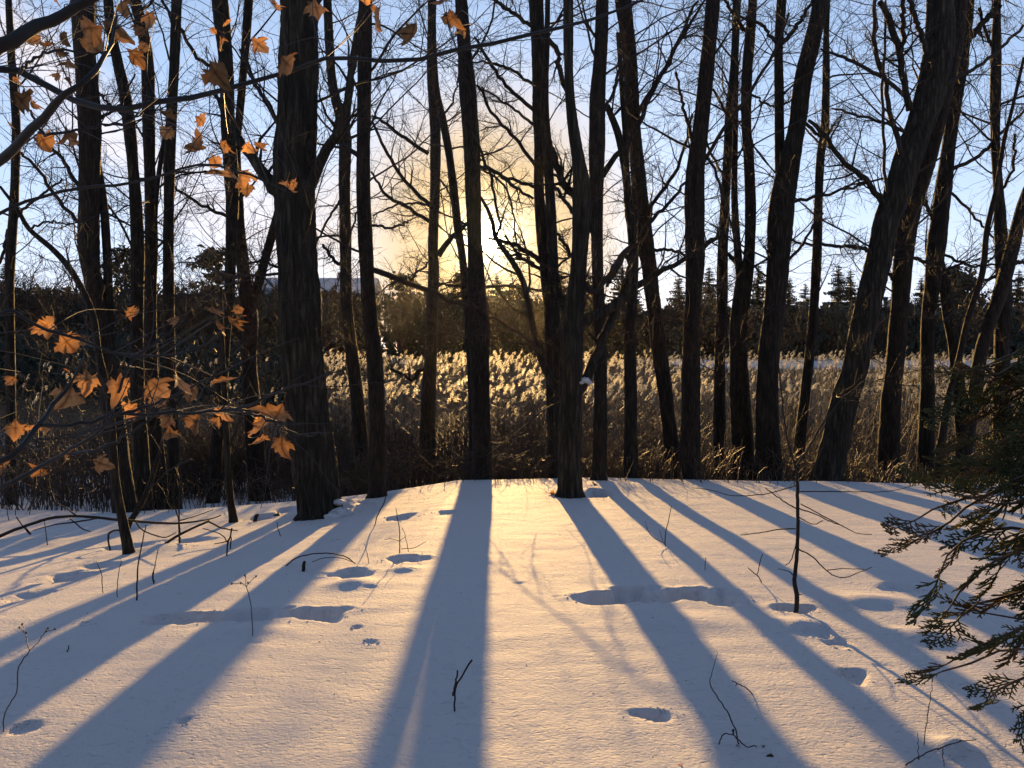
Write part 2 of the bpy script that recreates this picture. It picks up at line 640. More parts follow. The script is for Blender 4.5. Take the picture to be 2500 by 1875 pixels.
for i in range(60):
    y = _dr.uniform(2.6, 8.5)
    x = _dr.uniform(-0.72, 0.72) * y
    r = _dr.uniform(0.012, 0.034) * (0.6 + y * 0.12)
    DENTS.append((x, y, r * _dr.uniform(1, 1.8), r, r * _dr.uniform(.12, .28), _dr.uniform(-.6, .6)))
MOUNDS = []
for (px, py, w, ry, h) in [(860, 1430, 150, .2, .05), (2120, 1470, 260, .22, .05), (1938, 1530, 200, .2, .04), (2330, 1830, 120, .1, .05), (985, 1392, 120, .1, .03),
                           (845, 1240, 120, .5, .14), (390, 1345, 200, .4, .07), (60, 1330, 260, .5, .08), (1500, 1190, 300, .7, .07), (1680, 1520, 260, .2, .025),
                           (600, 1540, 260, .12, .02), (2250, 1560, 240, .2, .05)]:
    h0 = ground_hit(px, py)
    MOUNDS.append((h0[0], h0[1], w * .5 * h0[1] / FPX, ry, h))


def g_full(X, Y):
    Z = g_base(X, Y)
    for (x, y, rx, ry, d, a) in DENTS:
        R = max(rx, ry) * 1.9
        msk = (np.abs(X - x) < R) & (np.abs(Y - y) < R)
        if not msk.any():
            continue
        dx, dy = X[msk] - x, Y[msk] - y
        ca, sa = math.cos(a), math.sin(a)
        u, v = (dx * ca + dy * sa) / rx, (-dx * sa + dy * ca) / ry
        r = np.sqrt(u * u + v * v) * (1 + 0.10 * np.sin(3 * np.arctan2(v, u) + x * 40)) + 0.55 * wav(X[msk], Y[msk], 16, 8, 17) + 0.42 * wav(X[msk], Y[msk], 48, 8, 27)
        far_side = smooth(-0.4, 0.4, v)
        Z[msk] += -d * (1 - far_side * smooth(0.6, 1.05, r) - (1 - far_side) * smooth(0.5, 1.15, r)) + 0.10 * d * far_side * (smooth(0.85, 1.15, r) - smooth(1.15, 1.8, r))
    for (x, y, rx, ry, h) in MOUNDS:
        r2 = ((X - x) / rx) ** 2 + ((Y - y) / ry) ** 2
        Z += h * np.exp(-1.6 * r2)
    near = 1 - smooth(7, 14, Y)
    Z += near * (0.006 * wav(X * 0.8, Y * 1.8, 7, 14, 11) + 0.0022 * wav(X * 0.8, Y * 1.6, 24, 16, 25))
    return Z


def axis(segs):
    out = [segs[0][0]]
    for a, b, st in segs:
        n = max(1, int(round((b - a) / st)))
        out += list(np.linspace(a, b, n + 1)[1:])
    return np.array(out)


xs_half = axis([(0, 2.6, .024), (2.6, 6.5, .05), (6.5, 14, .15), (14, 30, .5), (30, 120, 4), (120, 260, 20)])
gx = np.concatenate([-xs_half[:0:-1], xs_half])
gy = axis([(-60, -4, 4), (-4, 2.2, .4), (2.2, 6.2, .022), (6.2, 10, .04), (10, 16, .08), (16, 24, .25), (24, 60, 1.5), (60, 140, 5), (140, 320, 20)])
GX, GY = np.meshgrid(gx, gy)
GZ = g_full(GX, GY)
ny, nx = GX.shape
ii = np.arange(ny * nx).reshape(ny, nx)
quads = np.stack([ii[:-1, :-1], ii[:-1, 1:], ii[1:, 1:], ii[1:, :-1]], -1).reshape(-1, 4)
snow = link('snow_ground', new_mesh('snow_ground', np.stack([GX, GY, GZ], -1).reshape(-1, 3), [quads], M_SNOW))
lit = smooth(13.0, 14.6, GY + 0.5 * wav(GX, GY, 1.3, 8, 9)) * (1 - smooth(80, 90, GY - 28 * smooth(22, 12, GX)))
lit = lit * smooth(-4.6, -3.0, GX - 0.6 * wav(GX, GY, 0.9, 8, 13) + np.maximum(0, GY - 17) * 1.2)
la_ = snow.data.attributes.new('litter', 'FLOAT', 'POINT')
la_.data.foreach_set('value', lit.ravel().astype(np.float32))
tag(snow, 'snow-covered bank with tree shadows falling towards the viewer', 'ground', kind='structure')


def g1(x, y):
    return float(g_full(np.array([[x]], float), np.array([[y]], float))[0, 0])


# crumbs of broken crust along the tracks, and flecks of bark and seed on the snow
def scatter_bits(name, label, cat, pts, sizes, material, seed, flat):
    rr = np.random.default_rng(seed)
    t_ = (1 + 5 ** .5) / 2
    iv = np.array([(-1, t_, 0), (1, t_, 0), (-1, -t_, 0), (1, -t_, 0), (0, -1, t_), (0, 1, t_), (0, -1, -t_), (0, 1, -t_), (t_, 0, -1), (t_, 0, 1), (-t_, 0, -1), (-t_, 0, 1)]) / 1.9
    it = np.array([(0, 11, 5), (0, 5, 1), (0, 1, 7), (0, 7, 10), (0, 10, 11), (1, 5, 9), (5, 11, 4), (11, 10, 2), (10, 7, 6), (7, 1, 8), (3, 9, 4), (3, 4, 2), (3, 2, 6), (3, 6, 8), (3, 8, 9), (4, 9, 5), (2, 4, 11), (6, 2, 10), (8, 6, 7), (9, 8, 1)])
    bag = Bag()
    for (x, y), s in zip(pts, sizes):
        st = rr.uniform(.6, 1.5, 3) * np.array([1, 1, flat])
        bag.add(iv * s * st * rr.uniform(.75, 1.25, (12, 1)) + np.array([x, y, g1(x, y) + s * .15 * flat]), t=it)
    o = link(name, bag.mesh(name, material, smooth_=False))
    tag(o, label, cat, kind='stuff')


_cr = np.random.default_rng(8)
_pts, _sz = [], []
for (x, y, rx, ry, d, a) in DENTS[:34]:
    if y > 9.5:
        continue
    for k in range(int(10 + 40 * rx)):
        th, q = _cr.uniform(0, 6.28), _cr.uniform(.95, 1.5)
        _pts.append((x + rx * q * math.cos(th), y + ry * q * math.sin(th)))
        _sz.append(_cr.uniform(.002, .007) * (.7 + y * .08))
scatter_bits('snow_crumbs', 'crumbs of broken snow crust around the tracks', 'snow', _pts, _sz, M_SNOW, 3, .8)
_pts = [(yy_ * _cr.uniform(-.68, .68), yy_) for yy_ in _cr.uniform(2.8, 10.5, 130)]
scatter_bits('bark_flecks', 'dark flecks of bark and seed fallen on the snow', 'litter', _pts, _cr.uniform(.0015, .0042, 130) * np.array([.6 + .12 * q[1] for q in _pts]), M_DARKLEAF, 4, .5)

# ------------------------------------------------------------------ trees
def stem_world(pts, D, seed, ground=True, top_ext=True, wob=0.25):
    """pts (x, y, w) in photo pixels, top first; returns bottom-to-top rows x, y, z, r"""
    rr = np.random.default_rng(seed)
    pts = pts[::-1]
    n = len(pts)
    ph = rr.uniform(0, 6.28, 2)
    rows = []
    for i, (px, py, w) in enumerate(pts):
        up = max(0.0, (900 - py) / 900.0)
        Y = D + wob * up * math.sin(ph[0] + 2.2 * up)
        p = at(px, py, Y)
        rows.append((*p, 0.5 * w * Y / FPX))
    if ground:
        x, y, z, r = rows[0]
        dx = (rows[0][0] - rows[1][0]) / max(0.2, rows[1][2] - rows[0][2])
        gz = g1(x, y)
        rows[0] = (x, y, max(z, gz + 0.12), r)
        rows.insert(0, (x + dx * 0.12, y, gz + 0.03, r * 1.16))
        rows.insert(0, (x + dx * 0.2, y, gz - 0.12, r * 1.42))
        rows.insert(0, (x + dx * 0.2, y, gz - 0.4, r * 1.7))
    if top_ext and pts[-1][1] <= 5:
        a, b = np.array(rows[-2]), np.array(rows[-1])
        d = b[:3] - a[:3]
        d /= np.linalg.norm(d) + 1e-9
        d = d * 0.6 + np.array([0, 0, 0.4])
        rows.append((*(b[:3] + d * 1.3), b[3] * 0.85))
        rows.append((*(b[:3] + d * 2.8 + rr.uniform(-.2, .2, 3)), b[3] * 0.5))
        rows.append((*(b[:3] + d * 4.0 + rr.uniform(-.4, .4, 3)), b[3] * 0.16))
    return np.array(rows)


def trunk_mesh(name, rows, material, off, sides, seed, rough=0.05):
    rr = np.random.default_rng(seed)
    L = np.sum(np.linalg.norm(np.diff(rows[:, :3], axis=0), axis=1))
    n = int(min(220, max(24, L / (0.05 if sides > 30 else 0.075))))
    R = resample(rows, n)
    P, r = R[:, :3], np.maximum(R[:, 3], 0.004)
    th = np.arange(sides) * 2 * np.pi / sides
    s = np.linspace(0, L, n)[:, None]
    k1, k2 = rr.integers(3, 5), rr.integers(5, 8)
    ph = rr.uniform(0, 6.28, 8)
    m = 0.5 * np.sin(k1 * th + ph[0] + 0.5 * np.sin(s * 1.1 + ph[1])) + 0.4 * np.sin(k2 * th + ph[2] + np.sin(s * 2.3 + ph[3]))
    m = m + 0.5 * np.sin(s * 2.9 + ph[4]) + 0.35 * np.sin(s * 6.1 + 2 * th + ph[5]) + rr.normal(0, 0.35, (n, sides))
    if sides > 30:
        m = m + 1.1 * np.sin(sides / 4.0 * th + 1.5 * np.sin(s * 3 + ph[6]))
    rad = r[:, None] * (1 + rough * m)
    T = np.gradient(P, axis=0)
    T /= np.linalg.norm(T, axis=1, keepdims=True)
    U = np.cross(np.array([0, 1.0, 0]), T)
    U /= np.linalg.norm(U, axis=1, keepdims=True)
    V = np.cross(T, U)
    ring = U[:, None] * np.cos(th)[None, :, None] + V[:, None] * np.sin(th)[None, :, None]
    verts = (P[:, None] + ring * rad[:, :, None]).reshape(-1, 3) - np.asarray(off)
    k, q = np.meshgrid(np.arange(n - 1), np.arange(sides), indexing='ij')
    f = np.stack([k * sides + q, k * sides + (q + 1) % sides, (k + 1) * sides + (q + 1) % sides, (k + 1) * sides + q], -1).reshape(-1, 4)
    cap = np.arange(sides)[None, :] + (n - 1) * sides
    return new_mesh(name, verts, [f, cap], material)


def wander(p0, d0, length, K, rr, up=0.15, jit=0.22):
    """a growing shoot"""
    P = [np.asarray(p0, float)]
    d = np.asarray(d0, float)
    d = d / np.linalg.norm(d)
    st = length / (K - 1)
    for i in range(K - 1):
        d = d + rr.normal(0, jit, 3) * np.array([1, .7, 1]) + np.array([0, 0, up * 0.3])
        d /= np.linalg.norm(d)
        P.append(P[-1] + d * st)
    return np.array(P)


def grow(bagB, bagT, P, R, rr, lvl2=6, lvl3=4, scale=1.0, tr=0.0042):
    """side shoots (bagB) and fine twigs (bagT) along a limb"""
    L = np.sum(np.linalg.norm(np.diff(P, axis=0), axis=1))
    K = len(P)
    B, T = [], []
    for j in range(lvl2):
        t = rr.uniform(0.18, 0.98)
        f = t * (K - 1)
        i = min(int(f), K - 2)
        p = P[i] + (P[i + 1] - P[i]) * (f - i)
        d = P[i + 1] - P[i]
        d /= np.linalg.norm(d) + 1e-9
        side = np.cross(d, rr.normal(0, 1, 3) * np.array([.5, 1.4, .5]))
        side /= np.linalg.norm(side) + 1e-9
        dd = d * rr.uniform(0.3, 1.0) + side * rr.uniform(0.5, 1.1)
        ln = (0.28 + 0.3 * rr.random()) * L * (1.15 - 0.6 * t) * scale
        ln = max(0.25, min(ln, 1.7))
        B.append((wander(p, dd, ln, 7, rr, 0.12, 0.2), max(tr, R[i] * 0.42)))
    for (Q, r) in B:
        bagB.tube(Q, np.linspace(r, tr * 0.8, 7), 4)
    for (Q, r) in B + [(P, R[0])]:
        LQ = np.sum(np.linalg.norm(np.diff(Q, axis=0), axis=1))
        for j in range(lvl3):
            t = rr.uniform(0.15, 1.0)
            f = t * (len(Q) - 1)
            i = min(int(f), len(Q) - 2)
            p = Q[i] + (Q[i + 1] - Q[i]) * (f - i)
            d = Q[i + 1] - Q[i]
            d /= np.linalg.norm(d) + 1e-9
            dd = d * rr.uniform(0.2, 1.0) + rr.normal(0, 0.6, 3)
            T.append(wander(p, dd, min(0.9, max(0.15, LQ * rr.uniform(.25, .55))), 5, rr, 0.1, 0.26))
    if T:
        T = np.array(T)
        rt = np.broadcast_to(np.linspace(tr * 0.85, tr * 0.45, 5), T.shape[:2])
        bagT.add(*tubes(T, rt, 3))
        # the finest hair at the tips
        m = rr.random(len(T)) < 0.6
        H = []
        for Q in T[m]:
            for j in range(2):
                i = rr.integers(1, 4)
                H.append(wander(Q[i], Q[i + 1] - Q[i] + rr.normal(0, .12, 3), rr.uniform(.1, .32), 4, rr, 0.05, 0.2))
        if H:
            H = np.array(H)
            bagT.add(*tubes(H, np.broadcast_to(np.linspace(tr * 0.55, tr * 0.35, 4), H.shape[:2]), 3))


def tree(name, label, stems, D, seed, limbs=(), n_auto=10, material=None, sides=18, cat='tree', zlo=2.0, fine=1.0, group='bare trees along the crest of the bank', base_px=None):
    rr = np.random.default_rng(seed + 1000)
    material = material or M_BARK
    if base_px:
        D = float(ground_hit(*base_px)[1])
    all_rows = []
    for i, st in enumerate(stems):
        main = i == 0 or st[-1][1] > 1100
        all_rows.append(stem_world(st, D + (0.0 if i == 0 else 0.12 * i), seed + i, ground=main))
    base = all_rows[0][0, :3] + np.array([0, 0, 0.4])
    root = thing(name, label, cat, base, group)
    for i, rows in enumerate(all_rows):
        link('trunk' if i == 0 else 'stem', trunk_mesh('trunk', rows, material, base, sides if i == 0 else max(12, sides - 6), seed + 31 * i), root)
    bagT = Bag()
    rpx = D / FPX
    for li, lp in enumerate(limbs):
        bag = Bag()
        K = 14
        dep = rr.uniform(-0.5, 0.5)
        w = [at(p[0], p[1], D + dep * (j / max(1, len(lp) - 1)) ** 1.5) for j, p in enumerate(lp)]
        rad = [0.5 * p[2] * rpx for p in lp]
        rows = resample(np.column_stack([w, rad]), 18)
        P = rows[:, :3] + rr.normal(0, 0.012, (18, 3)) * (np.arange(18) > 1)[:, None]
        bag.tube(P, np.maximum(rows[:, 3], 0.004), 7)
        grow(bag, bagT, P, rows[:, 3], rr, 7, int(4 * fine) + 1)
        link('limb', bag.mesh('limb', material if rad[0] > .05 else M_TWIG, base), root)
    for k in range(int(n_auto * 1.5)):
        rows = all_rows[rr.integers(0, len(all_rows))]
        z = rr.uniform(zlo, 9.5) if k > 2 else rr.uniform(0.6, 2.5)
        z = min(z, rows[-1, 2] - 0.2)
        i = int(np.clip(np.searchsorted(rows[:, 2], z), 1, len(rows) - 1))
        f = (z - rows[i - 1, 2]) / max(1e-3, rows[i, 2] - rows[i - 1, 2])
        row = rows[i - 1] + (rows[i] - rows[i - 1]) * np.clip(f, 0, 1)
        az = rr.choice([0, math.pi]) + rr.normal(0, 0.75)
        el = rr.uniform(0.15, 1.05) if z > 2.2 else rr.uniform(-0.3, 0.6)
        d = np.array([math.cos(az) * math.cos(el), math.sin(az) * math.cos(el), math.sin(el)])
        ln = rr.uniform(1.1, 3.4) * (1.0 if z > 2.2 else 0.55)
        r0 = min(row[3] * 0.4, rr.uniform(0.010, 0.026)) * (1.0 if z > 2.2 else 0.6)
        P = wander(row[:3], d, ln, 12, rr, rr.uniform(-0.1, 0.35), 0.13)
        R = np.linspace(r0, 0.0045, 12)
        bag = Bag()
        bag.tube(P, R, 6)
        grow(bag, bagT, P, R, rr, 6, int(round(4 * fine)))
        link('limb', bag.mesh('limb', M_TWIG, base), root)
    if bagT.v:
        t = link('twigs', bagT.mesh('twigs', M_TWIG, base), root)
        t['kind'] = 'stuff'
    return root


TREES = [
 # name, label, stems, D, limbs, n_auto, sides, material, base px
 ('slim trunk at the very edge of the wood beside the brushy hollow', [[(21,0,14),(29,154,18),(39,290,19),(38,400,20),(33,521,21),(25,640,22),(24,720,20),(26,900,21),(28,1232,28)]], 14, [[(20,560,9),(0,640,7),(-40,690,5)],[(33,540,8),(70,500,7),(150,440,5)]], 9, 14, M_BARK, (28,1232)),
 ('stout trunk curving towards its foot in the hollow, left of the forked pair', [[(203,0,54),(209,154,48),(220,309,50),(219,463,48),(217,600,46),(225,668,41),(236,733,40),(246,800,42),(275,1000,48),(305,1250,56)]], 12, [[(205,476,11),(154,390,9),(116,347,8),(73,270,6)],[(203,553,10),(150,498,9),(104,428,8),(50,370,6)],[(228,300,9),(290,260,6),(330,180,4)]], 10, 18, M_BARK2, (305,1250)),
 ('thin straight trunk close behind the stout curving one', [[(225,300,10),(240,410,16),(253,502,19),(260,600,20),(264,700,21),(270,850,22),(285,1050,24),(318,1252,28)]], 12.6, [], 5, 12, M_BARK, None),
 ('swaying trunk touching its straighter neighbour at mid height', [[(264,0,22),(272,77,23),(288,154,24),(305,231,26),(318,328,28),(326,424,26),(333,521,29),(336,633,31),(334,800,30),(336,950,32),(345,1100,36),(352,1244,40)]], 13.4, [[(312,290,8),(266,255,6),(235,220,4)]], 9, 16, M_BARK, None),
 ('straight trunk touching the swaying one, brown weeds round its foot', [[(330,0,26),(345,60,27),(360,154,30),(363,309,29),(367,463,27),(370,600,30),(367,760,29),(369,900,32),(380,1080,36),(393,1242,42)]], 13, [[(372,470,6),(430,430,5),(500,420,4),(560,424,3)]], 9, 16, M_BARK2, (393,1242)),
 ('thin trunk with a side stem low on its stem, behind the hanging leaves', [[(431,0,23),(426,154,23),(420,260,24),(415,380,25),(413,463,24),(411,600,25),(412,750,25),(416,907,26),(422,1060,28),(428,1228,32)],[(412,290,7),(400,350,11),(390,410,11),(384,460,10),(380,540,8)]], 13.8, [], 9, 14, M_BARK, None),
 ('trunk of a crossing pair that leans down towards the brush', [[(536,0,40),(551,154,33),(556,309,34),(566,463,32),(565,560,28),(562,650,25),(559,733,24),(552,800,24),(545,885,26),(532,1050,28),(520,1228,34)]], 13.4, [[(553,180,10),(486,143,9),(440,69,8),(393,0,6)],[(560,530,9),(494,502,8),(428,459,6)],[(560,425,7),(463,420,5),(386,432,5),(309,436,4),(251,420,3)]], 8, 16, M_BARK, (520,1228)),
 ('forked trunk just left of the thick furrowed tree', [[(607,0,20),(600,100,20),(592,200,18),(585,280,18),(578,360,18),(579,463,26),(583,560,30),(593,650,32),(603,733,36),(611,780,36),(608,885,38),(618,1030,42),(633,1222,50)],[(700,380,10),(690,480,16),(676,530,20),(657,600,21),(640,660,22),(622,730,24),(612,790,24)]], 13.2, [[(585,330,10),(613,380,10),(640,420,9),(672,470,8)]], 8, 16, M_BARK2, (633,1222)),
 ('thickest furrowed trunk with two low arms, rooted in front of the crest', [[(731,0,82),(728,154,88),(724,309,89),(718,440,94),(721,560,92),(727,650,92),(732,733,94),(735,820,95),(740,907,97),(752,1020,100),(766,1130,103),(780,1262,104)]], 10.5, [[(700,480,40),(665,455,32),(640,415,28),(613,380,24),(580,330,18),(550,285,13),(525,230,9)],[(735,490,40),(757,450,32),(775,410,27),(791,378,25),(822,328,23),(842,285,19),(858,200,15),(872,110,11)],[(695,330,14),(656,262,11),(617,193,9),(590,120,6)],[(700,660,9),(640,640,6),(580,650,4)]], 8, 56, M_BIGBARK, (780,1262)),
 ('grey slim trunk right of the thickest tree, splitting in two high up', [[(799,0,20),(810,193,22),(830,280,26),(842,340,30),(841,450,28),(843,560,28),(844,668,28),(845,740,30),(853,820,29),(864,907,32),(875,1010,34),(888,1190,38)],[(886,0,14),(872,77,15),(857,174,17),(847,270,19),(843,330,20)]], 16.5, [[(848,650,12),(820,640,9),(790,600,7)],[(846,470,7),(810,520,6),(770,600,5)]], 9, 16, M_BARK, None),
 ('straight trunk standing midway between thickest tree and the sun', [[(892,0,32),(890,154,33),(888,309,33),(887,463,33),(891,560,35),(896,668,35),(903,777,36),(914,870,38),(919,967,39),(922,1083,41),(921,1195,45)]], 12, [[(900,655,14),(952,673,15),(995,688,14),(1039,703,13),(1082,727,12),(1132,744,8),(1160,750,5)],[(1000,690,6),(1020,665,6),(1045,640,5)],[(905,550,7),(955,555,6),(1000,540,4)],[(890,430,6),(870,520,5),(850,600,4)]], 10, 18, M_BARK2, None),
 ('dark trunk with a rising arm, standing deeper in by the reeds', [[(1055,0,20),(1054,154,23),(1059,260,25),(1063,330,26),(1062,463,24),(1057,600,24),(1059,668,27),(1055,755,28),(1053,842,30),(1047,950,34),(1043,1080,40),(1042,1200,46)]], 21, [[(1046,375,10),(992,340,9),(946,305,8),(907,282,5)],[(1050,500,10),(984,436,9),(942,367,8),(907,293,6)],[(1048,540,10),(992,505,9),(942,475,8),(907,420,5)],[(1050,500,6),(977,498,5),(911,525,4)],[(1070,625,16),(1088,595,14),(1115,570,12),(1140,545,8)],[(1050,905,10),(1020,905,10),(1008,930,9),(985,915,8),(944,895,5)],[(1058,690,8),(1110,697,6),(1145,695,4)]], 7, 16, M_BARK, None),
 ('thin leaning trunk pressed against the tree that hides the sun', [[(1060,100,11),(1066,215,14),(1081,290,18),(1096,370,19),(1108,463,20),(1118,555,20),(1128,620,19),(1136,700,20),(1141,760,20),(1146,830,21),(1153,920,23),(1157,1050,25),(1158,1195,28)]], 16.8, [[(1082,280,6),(1105,250,5),(1120,180,4)],[(1112,520,6),(1090,460,5),(1060,420,4)]], 6, 14, M_BARK, None),
 ('tall trunk half hiding the sun, its shadow straight down the bank', [[(1126,0,30),(1134,116,33),(1143,232,42),(1151,347,40),(1155,463,37),(1160,600,37),(1164,690,42),(1170,800,52),(1171,870,50),(1173,967,46),(1177,1083,46),(1176,1195,52)]], 13.2, [[(1165,405,10),(1216,424,9),(1258,459,8),(1299,482,6)],[(1150,320,8),(1195,420,7),(1210,500,7),(1225,560,5)],[(1165,400,6),(1240,470,5),(1262,600,4)],[(1175,702,8),(1230,698,7),(1290,706,6),(1340,712,5)]], 10, 20, M_BARK2, None),
 ('trunk right of the sun with many arms reaching towards it', [[(1309,0,34),(1317,154,36),(1319,270,36),(1318,347,28),(1316,463,25),(1325,560,32),(1335,633,38),(1341,690,40),(1350,777,40),(1353,900,42),(1358,1050,44),(1362,1195,48)]], 14, [[(1300,65,10),(1239,23,9),(1193,-10,7)],[(1305,208,8),(1254,174,7),(1200,154,6),(1158,150,4)],[(1305,270,10),(1235,208,9),(1185,135,8),(1158,89,6)],[(1308,405,10),(1266,347,9),(1204,278,8),(1169,208,6)],[(1312,309,8),(1247,262,6),(1177,216,4)],[(1308,457,9),(1254,440,8),(1208,421,7),(1173,390,5)],[(1322,640,14),(1274,606,11),(1230,590,9),(1190,580,5)],[(1325,660,10),(1280,632,8),(1245,622,6),(1215,605,4)],[(1312,655,8),(1262,618,6),(1235,575,4)]], 7, 18, M_BARK, None),
 ('thin trunk crossing close behind the tree with arms towards the sun', [[(1337,0,12),(1335,100,14),(1330,250,18),(1335,347,23),(1342,463,24),(1347,560,24),(1350,633,24),(1354,720,24),(1362,900,28),(1372,1195,32)]], 13.4, [[(1338,95,12),(1362,130,13),(1366,165,13),(1375,200,12),(1386,240,9)]], 6, 14, M_BARK, None),
 ('low-forked trunk with spreading limbs, rooted in front of the crest', [[(1387,0,24),(1388,154,21),(1391,232,23),(1399,309,26),(1411,386,31),(1419,450,40),(1419,540,42),(1416,600,40),(1411,668,40),(1406,720,46),(1400,777,50),(1395,860,52),(1393,967,57),(1390,1083,58),(1391,1212,61)]], 11.4, [[(1388,985,26),(1343,921,20),(1308,832,16),(1289,736,15),(1270,670,15),(1240,622,14),(1216,594,12),(1200,540,10),(1177,482,7)],[(1332,878,13),(1297,836,11),(1247,801,10),(1197,770,8),(1150,740,5)],[(1405,800,40),(1440,778,27),(1491,751,24),(1519,731,23),(1540,708,20),(1567,690,17),(1610,662,14),(1640,651,12),(1677,625,11),(1720,597,10),(1748,580,8),(1779,562,6)],[(1405,960,34),(1428,930,26),(1450,880,24),(1480,810,22),(1508,750,20),(1528,700,17),(1540,650,13),(1555,590,9)],[(1400,790,30),(1380,755,24),(1362,700,22),(1350,655,18),(1340,600,13)],[(1415,490,24),(1395,470,20),(1370,436,18),(1358,405,18),(1347,370,15),(1335,320,9)],[(1405,525,11),(1365,470,9),(1350,455,6)],[(1400,640,10),(1380,600,9),(1358,570,7)],[(1425,690,16),(1450,715,14),(1470,690,12),(1500,655,16),(1530,612,14),(1548,595,10)]], 6, 40, M_BIGBARK, (1391,1212)),
 ('straight trunk right behind the low-forked tree, long arm rising over it', [[(1470,0,31),(1467,116,31),(1459,232,38),(1457,347,40),(1456,430,34),(1457,540,30),(1458,620,29),(1460,700,29),(1464,800,29),(1466,900,32),(1465,1050,34),(1462,1195,38)]], 12.6, [[(1470,430,16),(1500,385,14),(1536,347,13),(1568,285,12),(1598,216,11),(1640,135,9),(1670,85,8),(1720,0,5)],[(1475,270,9),(1500,216,8),(1520,120,6)],[(1470,600,10),(1440,560,8),(1432,540,5)]], 8, 18, M_BARK2, None),
 ('dark thin trunk that bends left as it rises beside the forked pair', [[(1482,258,14),(1509,328,18),(1525,405,20),(1536,501,22),(1545,579,25),(1546,647,26),(1543,720,27),(1541,777,27),(1538,851,29),(1540,967,32),(1540,1080,34),(1540,1190,38)],[(1508,80,9),(1513,135,11),(1520,240,13),(1527,340,15),(1530,430,15)]], 13.4, [[(1545,650,14),(1525,625,13),(1505,660,12),(1480,700,8)]], 7, 14, M_BARK, None),
 ('trunk leaning outward as it rises from right-hand foot, third past the forked tree', [[(1521,0,38),(1530,77,36),(1538,154,34),(1547,309,33),(1558,424,36),(1567,540,42),(1575,600,44),(1584,647,38),(1591,712,37),(1600,777,36),(1609,851,37),(1625,967,36),(1638,1083,36),(1650,1190,40)]], 14.5, [[(1555,280,13),(1579,239,12),(1625,166,11),(1670,73,9),(1700,0,6)],[(1582,575,11),(1594,498,10),(1640,436,9),(1670,363,7),(1690,280,5)],[(1585,545,10),(1640,490,8),(1670,451,7),(1720,420,4)],[(1590,610,9),(1650,612,7),(1700,640,5)]], 9, 18, M_BARK, None),
 ('stout greenish-brown trunk in the middle of the bank crest, right of the wood gap', [[(1741,0,34),(1727,154,35),(1711,309,37),(1697,430,46),(1696,560,47),(1697,647,46),(1692,740,40),(1688,830,40),(1687,920,45),(1686,1040,48),(1684,1170,54)]], 13.3, [[(1715,400,10),(1776,301,9),(1834,220,8),(1891,120,7),(1930,30,5)],[(1690,345,9),(1670,270,8),(1650,180,6)],[(1710,360,7),(1750,430,7),(1790,560,6),(1800,610,4)],[(1700,620,9),(1745,580,9),(1775,565,7)]], 9, 20, M_BARK2, None),
 ('narrow trunk next right of the stout greenish-brown one', [[(1799,0,19),(1793,154,19),(1782,270,21),(1776,386,21),(1769,520,23),(1764,633,26),(1763,740,27),(1758,860,26),(1757,980,28),(1755,1165,32)]], 16, [[(1775,280,8),(1740,220,6),(1700,190,4)],[(1770,440,7),(1720,340,6),(1700,300,4)],[(1775,620,10),(1800,640,9),(1815,660,8)]], 8, 14, M_BARK, None),
 ('trunk forking at eye level into a thick and a thin stem', [[(1838,0,21),(1832,77,24),(1823,193,25),(1822,309,24),(1828,386,25),(1832,520,26),(1828,633,28),(1816,690,40),(1806,777,44),(1803,860,44),(1806,960,48),(1812,1080,52),(1816,1172,58)],[(1800,150,8),(1796,309,12),(1793,470,16),(1800,600,18),(1808,680,22)]], 14.5, [[(1826,80,11),(1800,50,9),(1768,0,7)],[(1832,230,6),(1890,260,5),(1940,240,4)]], 8, 18, M_BARK2, None),
 ('thick trunk forking above head height, its right stem leaning away', [[(2005,0,38),(1984,96,39),(1961,193,41),(1947,300,40),(1930,386,48),(1908,502,60),(1900,633,55),(1895,700,52),(1888,777,50),(1878,860,50),(1873,967,54),(1875,1080,58),(1878,1172,64)],[(1908,0,24),(1901,116,20),(1902,232,22),(1903,347,23),(1906,440,26)]], 14, [[(1905,110,12),(1945,66,10),(1985,0,7)],[(1895,104,9),(1855,60,8),(1805,40,6)],[(1925,495,9),(1988,482,8),(2046,467,7),(2162,432,5)],[(1965,300,9),(2010,335,8),(2040,300,6)],[(1890,640,8),(1875,620,6),(1865,600,3)],[(1915,650,8),(1960,590,7),(2010,520,5)]], 8, 20, M_BARK, None),
 ('thin dark trunk between the thick fork and the big leaning tree', [[(2022,0,10),(2017,85,13),(2017,154,16),(2014,309,19),(2003,386,19),(1997,520,20),(1994,633,22),(1985,777,22),(1977,860,22),(1965,967,25),(1952,1083,27),(1946,1170,32)]], 16, [[(2000,595,8),(2061,602,8),(2119,606,6)],[(1998,600,7),(1940,590,6),(1900,560,4)]], 8, 14, M_BARK, None),
